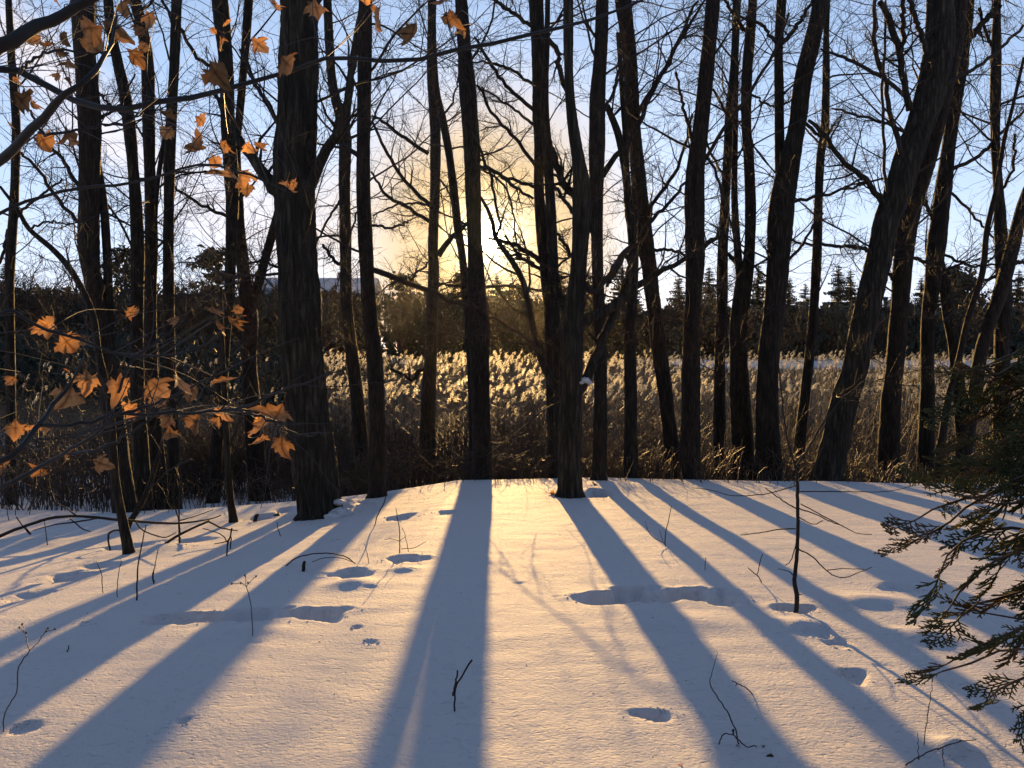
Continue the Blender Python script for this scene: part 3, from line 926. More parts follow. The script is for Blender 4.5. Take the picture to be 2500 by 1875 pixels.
 ('biggest leaning trunk, tilting right from the crest of the bank', [[(2296,0,58),(2293,116,64),(2270,232,64),(2246,309,62),(2218,386,62),(2194,463,60),(2165,540,56),(2146,633,57),(2122,733,58),(2103,820,57),(2086,907,57),(2066,967,60),(2039,1083,64),(2019,1176,70)]], 13.2, [[(2165,510,16),(2104,432,13),(2057,394,12),(2019,336,11),(1976,293,8)],[(2205,390,14),(2188,330,13),(2172,280,12),(2162,193,11),(2150,160,11),(2135,96,10),(2138,0,9)],[(2222,270,18),(2212,220,15),(2200,165,15),(2196,120,16),(2175,60,15),(2150,0,13)],[(2200,125,11),(2206,80,11),(2203,0,10)],[(2262,130,13),(2240,60,12),(2220,-5,11)],[(2180,500,9),(2162,445,8),(2155,240,7),(2160,100,6),(2163,0,5)],[(2215,240,10),(2154,189,9),(2065,143,8),(2003,120,5)],[(2210,322,9),(2142,293,7),(2065,274,6),(2030,262,4)],[(2290,215,10),(2374,170,9),(2432,127,8),(2500,66,7)],[(2140,615,9),(2100,604,8),(2060,600,6)]], 8, 36, M_BIGBARK, None),
 ('trunk crossing behind the big leaning one, steeper than it', [[(2345,0,30),(2333,116,34),(2303,232,36),(2278,347,36),(2256,424,38),(2230,502,42),(2214,560,46),(2204,647,45),(2198,733,42),(2190,830,42),(2183,907,42),(2175,980,46),(2170,1083,50),(2168,1168,54)]], 14.5, [[(2350,100,18),(2372,90,16),(2400,55,14),(2440,15,11)],[(2222,625,9),(2262,640,9),(2290,650,6)],[(2195,700,8),(2170,670,7),(2150,640,5)]], 8, 18, M_BARK2, None),
 ('double-footed trunk whose two stems join at eye level', [[(2368,0,20),(2361,77,22),(2343,193,27),(2323,309,30),(2308,424,36),(2294,540,40),(2284,620,44),(2276,700,36),(2266,777,32),(2264,860,32),(2264,967,34),(2260,1080,38),(2258,1168,42)],[(2290,640,26),(2305,700,25),(2317,777,27),(2329,842,28),(2340,950,30),(2352,1080,32),(2360,1170,36)]], 15, [[(2285,550,10),(2265,510,9),(2254,470,6)],[(2320,415,10),(2389,380,9),(2440,330,8),(2500,270,6)],[(2300,620,7),(2338,636,7),(2375,649,6),(2427,645,5)],[(2305,470,8),(2335,482,7),(2389,540,6),(2428,586,5)]], 8, 18, M_BARK, None),
 ('straight slim trunk near the right edge, behind the cedar', [[(2434,0,16),(2432,116,22),(2430,232,24),(2430,347,21),(2437,463,22),(2445,600,32),(2450,690,36),(2448,780,36),(2446,860,36),(2446,1000,40),(2448,1170,46)]], 15, [[(2432,120,10),(2410,90,8),(2390,20,6)],[(2430,675,9),(2385,692,8),(2331,718,6),(2290,740,4)],[(2440,470,8),(2470,420,7),(2478,330,6)]], 9, 16, M_BARK, None),
 ('trunk leaning out past the right edge above the cedar', [[(2600,250,16),(2540,400,22),(2500,490,26),(2478,579,30),(2460,650,32),(2440,720,32),(2415,790,30),(2395,860,30),(2380,950,32),(2362,1060,34),(2345,1165,40)]], 14, [[(2470,640,12),(2500,640,9),(2540,650,6)],[(2450,690,8),(2500,680,7),(2560,660,5)]], 6, 16, M_BARK2, None),
 ('slender reddish stem leaning right between the double-footed tree and edge', [[(2500,140,7),(2470,270,8),(2452,340,9),(2432,463,11),(2410,560,13),(2398,668,14),(2364,777,15),(2342,875,15),(2310,1000,17),(2290,1165,20)]], 13.2, [[(2390,690,6),(2350,740,5),(2300,790,3)]], 5, 10, M_BARK2, None),
]
for i, (lab, stems, D, limbs, na, sides, m_, bpx) in enumerate(TREES):
    tree('bare_tree', lab, stems, D, 100 + i * 7, limbs, na, m_, sides, base_px=bpx, fine=1.25)

# slim trees in front, on the left
SLIM = [
 ('slim young tree leaning left out of the trampled snow', [[(0,455,6),(42,510,9),(72,560,11),(130,610,13),(180,670,14),(226,766,15),(240,860,16),(258,940,17),(272,1027,17),(283,1178,19),(311,1356,26)]], (311, 1356), [[(72,560,6),(120,540,5),(200,555,3)],[(240,820,5),(200,760,4),(160,600,3)],[(276,1100,5),(330,1000,4),(380,900,3)]]),
 ('short straight young stem just left of the thickest trunk', [[(540,700,5),(544,850,9),(548,950,13),(552,1052,15),(556,1128,16),(562,1216,17),(568,1276,20)]], (568, 1276), [[(550,1000,5),(520,930,4),(505,860,3)],[(555,1100,5),(590,1010,4),(610,920,3)],[(548,930,5),(580,860,4),(640,800,3)]]),
 ('short dark stem slanting right beside the leaning young tree', [[(415,1000,5),(385,1120,9),(362,1191,12),(340,1240,13),(319,1292,15)]], (319, 1292), [[(360,1200,5),(410,1150,4),(470,1120,3)]]),
]
for i, (lab, stems, bpx, limbs) in enumerate(SLIM):
    tree('young_tree', lab, stems, 6, 900 + i * 9, limbs, 2, M_BARK, 12, zlo=0.5, fine=0.6, group='young trees on the bank', base_px=bpx)

# ------------------------------------------------------------------ reed bed in the marsh
def plume_variant(seed):
    """feathery one-sided seed head about 0.3 long, base at the origin"""
    rr = np.random.default_rng(seed)
    V, T = [], []
    ax = []
    lean = rr.uniform(0.5, 1.1)
    for i in range(7):
        t = i / 6
        ax.append((0.16 * lean * t ** 1.8, 0, 0.30 * t - 0.07 * lean * t ** 3))
    ax = np.array(ax)
    n = 0
    for j in range(26):
        t = rr.uniform(0.02, 1.0) ** 0.85
        f = t * 6
        i = min(int(f), 5)
        p = ax[i] + (ax[i + 1] - ax[i]) * (f - i)
        az = rr.normal(0, 0.9)
        L = rr.uniform(0.06, 0.12) * (1.25 - 0.7 * abs(t - 0.4))
        out = np.array([math.cos(az), math.sin(az), 0])
        p1 = p + out * L * 0.42 + np.array([0, 0, L * 0.42])
        p2 = p + out * L * 0.95 + np.array([0, 0, L * rr.uniform(-0.25, 0.45)])
        w = np.cross(out, [0, 0, 1]) * rr.uniform(0.011, 0.021)
        V += [p - w * .3, p + w * .3, p1 - w, p1 + w, p2]
        T += [(n, n + 1, n + 3), (n, n + 3, n + 2), (n + 2, n + 3, n + 4)]
        n += 5
    return np.array(V), np.array(T)


PL = [plume_variant(40 + i) for i in range(6)]
rr = np.random.default_rng(77)


def reed_geometry(x, y, h, lean_az, lean, k, rr, leaves=3):
    """stalk points, plume verts, leaf strips for a single reed"""
    z0 = float(g_base(x, y))
    P = []
    for i in range(5):
        t = i / 4
        P.append((x + math.cos(lean_az) * lean * h * t ** 1.7, y + math.sin(lean_az) * lean * h * t ** 1.7, z0 - 0.1 + (h + 0.1) * t))
    return np.array(P)


def place_plume(k, tip, az, sc):
    v, t = PL[k]
    c, s = math.cos(az), math.sin(az)
    w = v * sc
    return np.stack([w[:, 0] * c - w[:, 1] * s, w[:, 0] * s + w[:, 1] * c, w[:, 2]], 1) + tip, t


bagS, bagP, bagL = Bag(), Bag(), Bag()
ST = []
front = []
N_REED = 4900
for i in range(N_REED):
    u = rr.random()
    y = 21.5 + 26 * u ** 1.8
    x = rr.uniform(-0.74, 0.78) * y
    if x / y < -0.27 and rr.random() < 0.93:
        continue
    if abs(wav(x, y, 0.9, 6, 2)) > 0.55 and rr.random() < 0.5:
        continue
    ztop = 0.06 + 0.62 * smooth(21.5, 27.5, y) - 0.02 * (y - 30) * (y > 30) + rr.normal(0, 0.2)
    if rr.random() < 0.07:
        ztop -= rr.uniform(0.3, 0.8)
    h = max(1.1, ztop - float(g_base(x, y)))
    az = rr.normal(math.pi * 0.05, 0.7)
    P = reed_geometry(x, y, h, az, rr.uniform(0.01, 0.07), 0, rr)
    if y < 24.5 and len(front) < 110 and -0.32 < x / y < 0.62 and rr.random() < 0.5:
        front.append((P, az, rr.uniform(.6, .95), int(rr.integers(0, 6)), h))
        continue
    ST.append(P)
    v, t = place_plume(int(rr.integers(0, 6)), P[-1], az + rr.normal(0, .5), rr.uniform(.5, 1.0))
    bagP.add(v, t=t)
ST = np.array(ST)
bagS.add(*tubes(ST, np.broadcast_to(np.linspace(0.006, 0.003, 5), ST.shape[:2]), 3))
# long dry blades on the stalks
LV, LQ, n = [], [], 0
for P in ST:
    for j in range(4):
        t = rr.uniform(0.12, 0.85)
        f = t * 4
        i = min(int(f), 3)
        p = P[i] + (P[i + 1] - P[i]) * (f - i)
        az = rr.uniform(0, 6.28)
        o = np.array([math.cos(az), math.sin(az), 0])
        w = np.array([-o[1], o[0], 0]) * rr.uniform(.009, .018)
        L = rr.uniform(.3, .6)
        a, b = p + o * L * .5 + [0, 0, L * .45], p + o * L + [0, 0, L * rr.uniform(-.3, .4)]
        LV += [p - w, p + w, a - w, a + w, b]
        LQ += [(n, n + 1, n + 3), (n, n + 3, n + 2), (n + 2, n + 3, n + 4)]
        n += 5
bagL.add(np.array(LV), t=np.array(LQ))
reeds = thing('reeds', 'dense tawny reed bed filling the marsh behind the trees', 'reeds', (0, 24, -1.95))
reeds['kind'] = 'stuff'
for nm, bg, m_ in (('stalks', bagS, M_STEM), ('plumes', bagP, M_PLUME), ('blades', bagL, M_REEDLEAF)):
    tag(link(nm, bg.mesh(nm, m_, (0, 24, -1.95), smooth_=(nm == 'stalks')), reeds), kind='stuff')
for (P, az, sc, k, h) in front:
    r0 = thing('reed', 'single reed with glowing feathery plume in front row of the marsh', 'reed', P[0], 'reeds standing out along the front of the bed')
    b = Bag().tube(P, np.linspace(.0065, .0032, 5), 4)
    link('stalk', b.mesh('stalk', M_STEM, P[0]), r0)
    v, t = place_plume(k, P[-1], az, sc)
    link('plume', Bag().add(v, t=t).mesh('plume', M_PLUME, P[0], False), r0)

# ------------------------------------------------------------------ weeds and undergrowth between the crest and the reeds
rr = np.random.default_rng(5)
bag = Bag()
W = []
for i in range(17000):
    y = rr.uniform(13.4, 23.5) if i > 420 else 13.6 - abs(rr.normal(0, .7))
    x = rr.uniform(-0.72, 0.76) * y
    if y < 16.5 and x < -3.2 and rr.random() < 0.62:
        continue
    h = (rr.uniform(0.4, 1.9) * (0.7 + 0.5 * wav(x, y, 0.8, 6, 4)) + 0.25) * (0.16 + 0.39 * smooth(12.6, 14, y) + 0.45 * smooth(14, 18, y))
    z = float(g_base(x, y))
    a, l = rr.uniform(0, 6.28), rr.uniform(0.02, 1.0) ** 1.5 * h
    if wav(x, y, 2.1, 8, 30) < -0.12 and rr.random() < 0.75:
        continue
    W.append([(x, y, z - .05), (x + .3 * l * math.cos(a), y + .3 * l * math.sin(a), z + .5 * h), (x + .6 * l * math.cos(a), y + .6 * l * math.sin(a), z + .8 * h),
              (x + l * math.cos(a), y + l * math.sin(a), z + h * rr.uniform(.85, 1.0))])
W = np.array(W) + rr.normal(0, .012, (len(W), 4, 3))
bag.add(*tubes(W, np.broadcast_to(np.array([.008, .007, .006, .004]), W.shape[:2]), 3))
# crossing side twigs
W2 = []
for i in range(6500):
    Q = W[rr.integers(0, len(W))]
    p = Q[1] + (Q[2] - Q[1]) * rr.random()
    d = rr.normal(0, 1, 3) * np.array([1, .8, .7]) + np.array([0, 0, .5])
    W2.append(wander(p, d, rr.uniform(.2, .7), 4, rr, 0.1, 0.25))
W2 = np.array(W2)
bag.add(*tubes(W2, np.broadcast_to(np.array([.004, .0035, .003, .002]), W2.shape[:2]), 3))
und = link('undergrowth', bag.mesh('undergrowth', M_BRUSH))
tag(und, 'tangled brown weeds and dead stems behind the bank crest', 'undergrowth', kind='stuff')

# bare shrubs, each its own thing
def shrub(label, x, y, h, n, spread, seed, lv=5, material=None, group='bare shrubs in the brush'):
    rr = np.random.default_rng(seed)
    z = g1(x, y)
    root = thing('bare_shrub', label, 'shrub', (x, y, z), group)
    bt = Bag()
    for i in range(n):
        a = rr.uniform(0, 6.28)
        d = np.array([math.cos(a) * spread, math.sin(a) * spread, 1.0]) + rr.normal(0, .12, 3)
        p0 = np.array([x + rr.normal(0, .10), y + rr.normal(0, .10), z - .06])
        P = wander(p0, d, h * rr.uniform(.55, 1.05), 10, rr, 0.0, 0.11)
        R = np.linspace(rr.uniform(.006, .012), .003, 10)
        bg = Bag().tube(P, R, 5)
        grow(bg, bt, P, R, rr, lv, 2, 0.8, 0.0034)
        link('stem', bg.mesh('stem', material or M_BRUSH, (x, y, z)), root)
    tag(link('twigs', bt.mesh('twigs', material or M_BRUSH, (x, y, z)), root), kind='stuff')
    return root


SHRUBS = [
 ('wide bare shrub at the left edge of the hollow', 40, 1260, 2.6, 15, .45), ('bare shrub whose stems rise behind the lowest hanging leaves', 150, 1240, 2.9, 15, .4),
 ('upright bare shrub close by the stout curving trunk', 255, 1225, 2.8, 14, .3), ('bare shrub between the swaying trunk and the thin one', 405, 1215, 2.6, 14, .35),
 ('bare shrub filling the gap left of the crossing pair', 475, 1218, 2.5, 15, .4), ('bare shrub between the crossing pair', 580, 1212, 2.4, 14, .35),
 ('bare shrub close at the left side of the thickest trunk', 690, 1210, 2.2, 8, .4), ('low twiggy shrub in the hollow under the leaning young tree', 95, 1215, 1.6, 14, .6), ('twiggy shrub between the stout curving trunk and its neighbours', 330, 1205, 2.2, 14, .5),
 ('tall thin-stemmed shrub just right of the slim edge trunk', 70, 1200, 3.2, 13, .3), ('dense knee-high shrub left of the short young stem', 500, 1215, 1.5, 14, .6),
 ('tall thin-stemmed shrub behind the forked trunk', 640, 1195, 2.7, 12, .3),
 ('thin shrub behind the right foot of the thickest trunk', 850, 1196, 1.6, 7, .4),
 ('bare shrub left of the trunk hiding the sun', 1000, 1186, 1.3, 7, .5), ('low shrub right of the trunk hiding the sun', 1260, 1184, 1.4, 7, .5),
 ('low shrub behind the low-forked tree', 1500, 1178, 1.7, 7, .45), ('leafless shrub at the foot of the stout greenish-brown trunk', 1745, 1166, 1.8, 8, .4),
 ('bare shrub in front of the eye-level fork', 1850, 1166, 1.9, 8, .4), ('tangled shrub left of the biggest leaning trunk', 1945, 1168, 2.0, 8, .45),
 ('tangled shrub right of the biggest leaning trunk', 2110, 1168, 2.2, 9, .4), ('upright shrub under the double-footed trunk', 2220, 1168, 2.4, 9, .35),
 ('shrub with pale stems behind the cedar tips', 2310, 1168, 2.6, 9, .35), ('dense shrub at the right edge behind the cedar', 2430, 1166, 2.5, 15, .4),
]
for i, (lab, px, py, h, n, sp) in enumerate(SHRUBS):
    h0 = ground_hit(px, min(py, 1250))
    y = h0[1] + 0.4 if px < 800 else rr.uniform(14.2, 16.5)
    shrub(lab, (px - CX) / FPX * y, y, h, n, sp, 500 + i, 7 if px < 800 else 4)

# ------------------------------------------------------------------ far side of the marsh
def spruce_variant(seed, h=12.0):
    rr = np.random.default_rng(seed)
    V, T, n = [], [], 0
    z = 0.06 * h
    while z < h * 0.985:
        t = z / h
        L0 = (1 - t) ** 0.85 * h * 0.22 + 0.14
        for j in range(int(6 + 4 * (1 - t))):
            a = rr.uniform(0, 6.28)
            L = L0 * rr.uniform(.45, 1.15)
            o = np.array([math.cos(a), math.sin(a), 0])
            w = np.array([-o[1], o[0], 0])
            droop = rr.uniform(-.35, .1)
            for s in range(4):
                u0, u1 = s / 4, (s + 1) / 4
                p0 = o * L * u0 + [0, 0, z + droop * L * u0 ** 1.3]
                p1 = o * L * u1 + [0, 0, z + droop * L * u1 ** 1.3 + .04 * L * (u1 > .7)]
                ww = L * 0.20 * (1.1 - u0)
                for sg in (-1, 1):
                    e = p0 + w * sg * ww * rr.uniform(.5, 1.2) + o * L * .12 + [0, 0, -ww * rr.uniform(.8, 2.4) - .10]
                    V += [p0, p1, e]
                    T.append((n, n + 1, n + 2))
                    n += 3
        z += h * rr.uniform(.016, .03) * (1.15 - 0.5 * t)
    return np.array(V), np.array(T)


def pine_variant(seed, h=12.0):
    """looser, layered crown with gaps"""
    rr = np.random.default_rng(seed)
    V, T, n = [], [], 0
    for lay in range(9):
        z = h * (0.42 + 0.065 * lay)
        for b in range(4):
            a = rr.uniform(0, 6.28)
            L = h * rr.uniform(.07, .20) * (1.1 - 0.06 * lay)
            c = np.array([math.cos(a) * L, math.sin(a) * L, z + rr.normal(0, .2)])
            m = 34
            pts = c + rr.normal(0, 1, (m, 3)) * np.array([L * .38, L * .38, .22])
            for p in pts:
                d = rr.normal(0, .26, (3, 3))
                V += list(p + d)
                T.append((n, n + 1, n + 2))
                n += 3
    return np.array(V), np.array(T)


SPM = []
for i in range(5):
    v, t = spruce_variant(60 + i)
    SPM.append(new_mesh('crown', v, [t], M_NEEDLE, False))
PNM = []
for i in range(2):
    v, t = pine_variant(80 + i)
    PNM.append(new_mesh('crown', v, [t], M_NEEDLE, False))
P_ = np.array([[(0, 0, -.5), (0, 0, 4), (.05, 0, 8), (0, 0, 11.9)]], float)
v, q = tubes(P_, np.array([[.2, .16, .1, .02]]), 7)
TRM = new_mesh('trunk', v, [q], M_FAR)


def far_tree(px, top_py, y, kind, k, label, group, rot):
    x = (px - CX) / FPX * y
    z = float(g_base(x, y))
    top = at(px, top_py, y)[2]
    s = (top - z) / 12.0
    r0 = thing('spruce_tree' if kind == 's' else 'pine_tree', label, 'tree', (x, y, z), group)
    w = 1.6 if kind == 's' else 1.1
    r0.scale = (s * w, s * w, s)
    r0.rotation_euler[2] = rot
    link('trunk', TRM, r0)
    link('crown', (SPM if kind == 's' else PNM)[k], r0)
    return r0


rr = np.random.default_rng(9)
FT = [(1213, 668, 112, 's', 'small far spruce standing right under the sun'), (1255, 690, 116, 'p', 'low round pine top just right of the sun'), (1130, 668, 116, 'p', 'loose pine top left of the sun trunk'),
      (995, 665, 114, 'p', 'loose far pine seen through the curved limb left of the sun'), (1370, 650, 116, 's', 'far spruce between the low-forked tree and its left neighbour'),
      (1435, 655, 112, 's', 'far spruce top in the slot behind the low-forked tree'), (1518, 640, 114, 's', 'broad far spruce seen right of the low-forked tree'),
      (1655, 668, 112, 's', 'far spruce just left of the stout greenish-brown trunk'), (1728, 648, 114, 's', 'far spruce just right of the stout greenish-brown trunk'),
      (1848, 642, 116, 's', 'far spruce with open top left of the thick fork'), (1925, 675, 110, 's', 'wide far spruce right of the thick fork'),
      (1962, 690, 113, 's', 'lower far spruce beside the thin dark trunk'), (2042, 645, 113, 's', 'tallest far spruce with spired top left of the big leaning trunk'),
      (2072, 655, 114, 's', 'second spire beside the tallest far spruce'), (2100, 700, 110, 's', 'low far spruce tucked behind the big leaning trunk'),
      (2243, 675, 110, 's', 'dark narrow spruce left of the double-footed trunk'), (2322, 650, 116, 'p', 'layered pine with bent top right of double-footed trunk'),
      (2358, 662, 114, 'p', 'airy pine beside the bent-top pine'), (2480, 655, 108, 's', 'dark spruce at the right edge of the far trees'),
      (535, 600, 100, 'p', 'thin far pine with tufted top left of the crossing pair'), (310, 605, 98, 'p', 'tufted far pine behind the swaying trunk'),
      (20, 640, 96, 's', 'dark conifer at the left edge behind the brush'), (95, 690, 94, 's', 'bushy conifer low behind the slim edge trunk')]
for i, (px, ty, y, kd, lab) in enumerate(FT):
    far_tree(px, ty, y, kd, i % (5 if kd == 's' else 2), lab, 'conifers of the far tree line', rr.uniform(0, 6.28))
for i in range(26):
    px = rr.uniform(1480, 2620) if i < 20 else rr.uniform(1050, 1480)
    far_tree(px, rr.uniform(690, 760), rr.uniform(104, 122), 's', i % 5, 'dark spruce crowded into the far tree line beyond the marsh', 'spruces crowded in the far tree line', rr.uniform(0, 6.28))


def bare_variant(seed, h=10.0):
    rr = np.random.default_rng(seed)
    bg, bt = Bag(), Bag()
    P = wander((0, 0, -.4), (0, 0, 1), h * .55, 8, rr, .3, .06)
    bg.tube(P, np.linspace(.16, .08, 8), 6)
    for i in range(16):
        t = rr.uniform(.3, 1)
        p = P[min(7, int(t * 7))]
        a = rr.uniform(0, 6.28)
        Q = wander(p, (math.cos(a), math.sin(a), rr.uniform(.5, 1.8)), h * rr.uniform(.25, .5), 8, rr, .3, .16)
        R = np.linspace(.06, .014, 8)
        bg.tube(Q, R, 4)
        T = []
        for j in range(26):
            i0 = rr.integers(1, 7)
            T.append(wander(Q[i0], Q[i0 + 1] - Q[i0] + rr.normal(0, .35, 3), h * rr.uniform(.07, .2), 5, rr, .1, .25))
        T2 = [wander(q_[rr.integers(1, 4)], rr.normal(0, 1, 3) + [0, 0, .7], h * rr.uniform(.04, .1), 5, rr, .1, .25) for q_ in T for _ in range(2)]
        T = np.array(T + T2)
        bt.add(*tubes(T, np.broadcast_to(np.linspace(.016, .009, 5), T.shape[:2]), 3))
    return bg.mesh('trunk', M_FAR), bt.mesh('crown', M_FAR)


BV = [bare_variant(200 + i) for i in range(3)]
BF = [(75, 575, 62, 'bare spreading far tree left of the leaning young stem'), (130, 590, 66, 'bare far tree behind the stout curving trunk'), (470, 590, 70, 'bare rounded far tree right of the thin trunk with leaves'),
      (445, 625, 64, 'lower bare far tree near the thin trunk with leaves'), (650, 640, 95, 'bare far tree before the grey house'), (1070, 640, 90, 'bare far tree left of the sun behind the curved limb'),
      (975, 660, 96, 'small bare far tree by the end of the snowy roof'), (2175, 715, 80, 'rounded bare far tree between the leaning trunks'), (2400, 720, 80, 'bare far tree behind the slender reddish stem'),
      (1290, 690, 100, 'bare far tree below the sun glow'), (2540, 640, 80, 'bare far tree reaching over the right edge'), (300, 660, 60, 'bare far tree low behind the swaying trunk')]
for i, (px, ty, y, lab) in enumerate(BF):
    x = (px - CX) / FPX * y
    z = float(g_base(x, y))
    s = (at(px, ty, y)[2] - z) / 9.6
    r0 = thing('leafless_tree', lab, 'tree', (x, y, z), 'leafless trees beyond the marsh')
    r0.scale = (s * 1.15, s * 1.15, s)
    r0.rotation_euler[2] = i * 1.3
    tr_, cr_ = BV[i % 3]
    link('trunk', tr_, r0)
    link('crown', cr_, r0)

# the dark mass of bushes and saplings under the far trees
rr = np.random.default_rng(31)
n = 112000
X = rr.uniform(-110, 110, n)
nr = rr.random(n) < 0.22
X = np.where(nr, rr.uniform(-46, -11, n), X)
Yv = np.where(nr, rr.uniform(40, 66, n), np.where(X < -18, rr.uniform(75, 110, n), rr.uniform(101, 124, n)))
top = 8.6 + 1.8 * wav(X, X * 0, 0.35, 10) + 1.2 * wav(X, Yv, 1.2, 10, 5)
top = np.where(np.abs(X + 4) < 14, top * 0.97, top)
top = np.where(X < -18, top * 0.92, top)
top = np.where(X > 12, top * 0.82, top)
top = np.where(nr, (3.4 + 1.4 * wav(X, Yv, 0.6, 8, 3)) * smooth(-11.0, -17.0, X) + 0.4, top)
Z = g_base(X, Yv) + top * rr.random(n) ** 0.8
c = np.stack([X, Yv, Z], 1)
sz = np.where(nr, rr.uniform(.08, .26, n), rr.uniform(.25, .62, n))[:, None, None]
tri = c[:, None, :] + rr.normal(0, 1, (n, 3, 3)) * sz * np.array([.7, .6, 1.0])
wv = new_mesh('woodland_edge', tri.reshape(-1, 3), [np.arange(n * 3).reshape(-1, 3)], M_NEEDLE, False)
tag(link('woodland_edge', wv), 'dark tangled edge of the far wood beyond the marsh', 'wood', kind='stuff')

# grey house with snow on its roof, far behind the thickest trunk
HY = 118.0
x0, x1 = at(615, 700, HY)[0], at(905, 700, HY)[0]
zr, ze = at(700, 677, HY)[2], at(700, 717, HY)[2]
zg = float(g_base((x0 + x1) / 2, HY))
hs = thing('house', 'low grey house with snow-covered roof far behind the thickest trunk', 'house', ((x0 + x1) / 2, HY, zg))
hx = (x1 - x0) / 2
ho = np.array([(x0 + x1) / 2, HY, zg])


def box(a, b):
    (ax, ay, az), (bx_, by, bz) = a, b
    v = np.array([(ax, ay, az), (bx_, ay, az), (bx_, by, az), (ax, by, az), (ax, ay, bz), (bx_, ay, bz), (bx_, by, bz), (ax, by, bz)], float)
    q = np.array([(0, 3, 2, 1), (4, 5, 6, 7), (0, 1, 5, 4), (1, 2, 6, 5), (2, 3, 7, 6), (3, 0, 4, 7)])
    return v, q


eh, rh = ze - zg, zr - zg
b = Bag().add(*box((-hx, 0, -.4), (hx, 9, eh)))
b.add(np.array([(-hx, 0, eh), (-hx, 9, eh), (-hx, 4.5, rh - .15), (hx, 0, eh), (hx, 9, eh), (hx, 4.5, rh - .15)]), t=np.array([(0, 2, 1), (3, 4, 5)]))
link('wall', b.mesh('wall', M_WALL, smooth_=False), hs)
rv = np.array([(-hx - .5, -.6, eh - .1), (hx + .5, -.6, eh - .1), (hx + .5, 4.5, rh), (-hx - .5, 4.5, rh), (hx + .5, 9.6, eh - .1), (-hx - .5, 9.6, eh - .1)])
rv2 = rv + [0, 0, .3]
roof = Bag().add(np.vstack([rv, rv2]), q=np.array([(6, 7, 8, 9), (9, 8, 10, 11), (0, 3, 2, 1), (3, 5, 4, 2), (0, 1, 7, 6), (4, 5, 11, 10), (1, 2, 8, 7), (2, 4, 10, 8), (0, 6, 9, 3), (3, 9, 11, 5)]))
ro = link('roof', roof.mesh('roof', M_ROOFSNOW, smooth_=False), hs)
link('chimney', Bag().add(*box((hx * .35, 3.7, rh - .6), (hx * .35 + .9, 4.6, rh + 1.1))).mesh('chimney', M_WALL, smooth_=False), ro)
link('gutter', Bag().add(*box((-hx - .5, -.78, eh - .32), (hx + .5, -.62, eh - .05))).mesh('gutter', M_EAVE, smooth_=False), hs)
for k in range(4):
    wx = -hx * .75 + k * hx * .5
    wf = link('window', Bag().add(*box((wx - .7, -.06, eh * .45), (wx + .7, 0.02, eh * .45 + 1.5))).mesh('window', M_ROOFSNOW, smooth_=False), hs)
    link('pane', Bag().add(*box((wx - .6, -.09, eh * .45 + .1), (wx + .6, -.064, eh * .45 + 1.4))).mesh('pane', M_PANE, smooth_=False), wf)

# ------------------------------------------------------------------ the air: thin winter haze round the whole place
hv, hq = box((-270, -70, -3.4), (270, 330, 17.5))
hm = bpy.data.materials.new('haze')
hm.use_nodes = True
hm.node_tree.nodes.clear()
ho_ = hm.node_tree.nodes.new('ShaderNodeOutputMaterial')
pv = hm.node_tree.nodes.new('ShaderNodeVolumePrincipled')
pv.inputs['Color'].default_value = (0.96, 0.94, 0.92, 1)
pv.inputs['Density'].default_value = 0.000045
pv.inputs['Anisotropy'].default_value = 0.88
hm.node_tree.links.new(pv.outputs[0], ho_.inputs['Volume'])
haze = link('haze', new_mesh('haze', hv, [hq], hm, False))
tag(haze, 'thin bright haze hanging over the marsh and wood', 'haze', kind='stuff')

# unseen evergreens added behind the camera to shade the surfaces that face it
rr = np.random.default_rng(15)
for i in range(15):
    x, y = -21 + 3.0 * i + rr.uniform(-.6, .6), -6.5 - rr.uniform(0, 2.5) - 0.008 * (i - 7) ** 2
    r0 = thing('spruce_tree', 'unseen evergreen in the shading row added behind the camera', 'tree', (x, y, g1(x, y)), 'unseen evergreens added for shade behind the camera')
    s = rr.uniform(.72, .95)
    r0.scale = (s * 1.15, s * 1.15, s)
    r0.rotation_euler[2] = rr.uniform(0, 6.28)
    link('trunk', TRM, r0)
    link('crown', SPM[i % 5], r0)

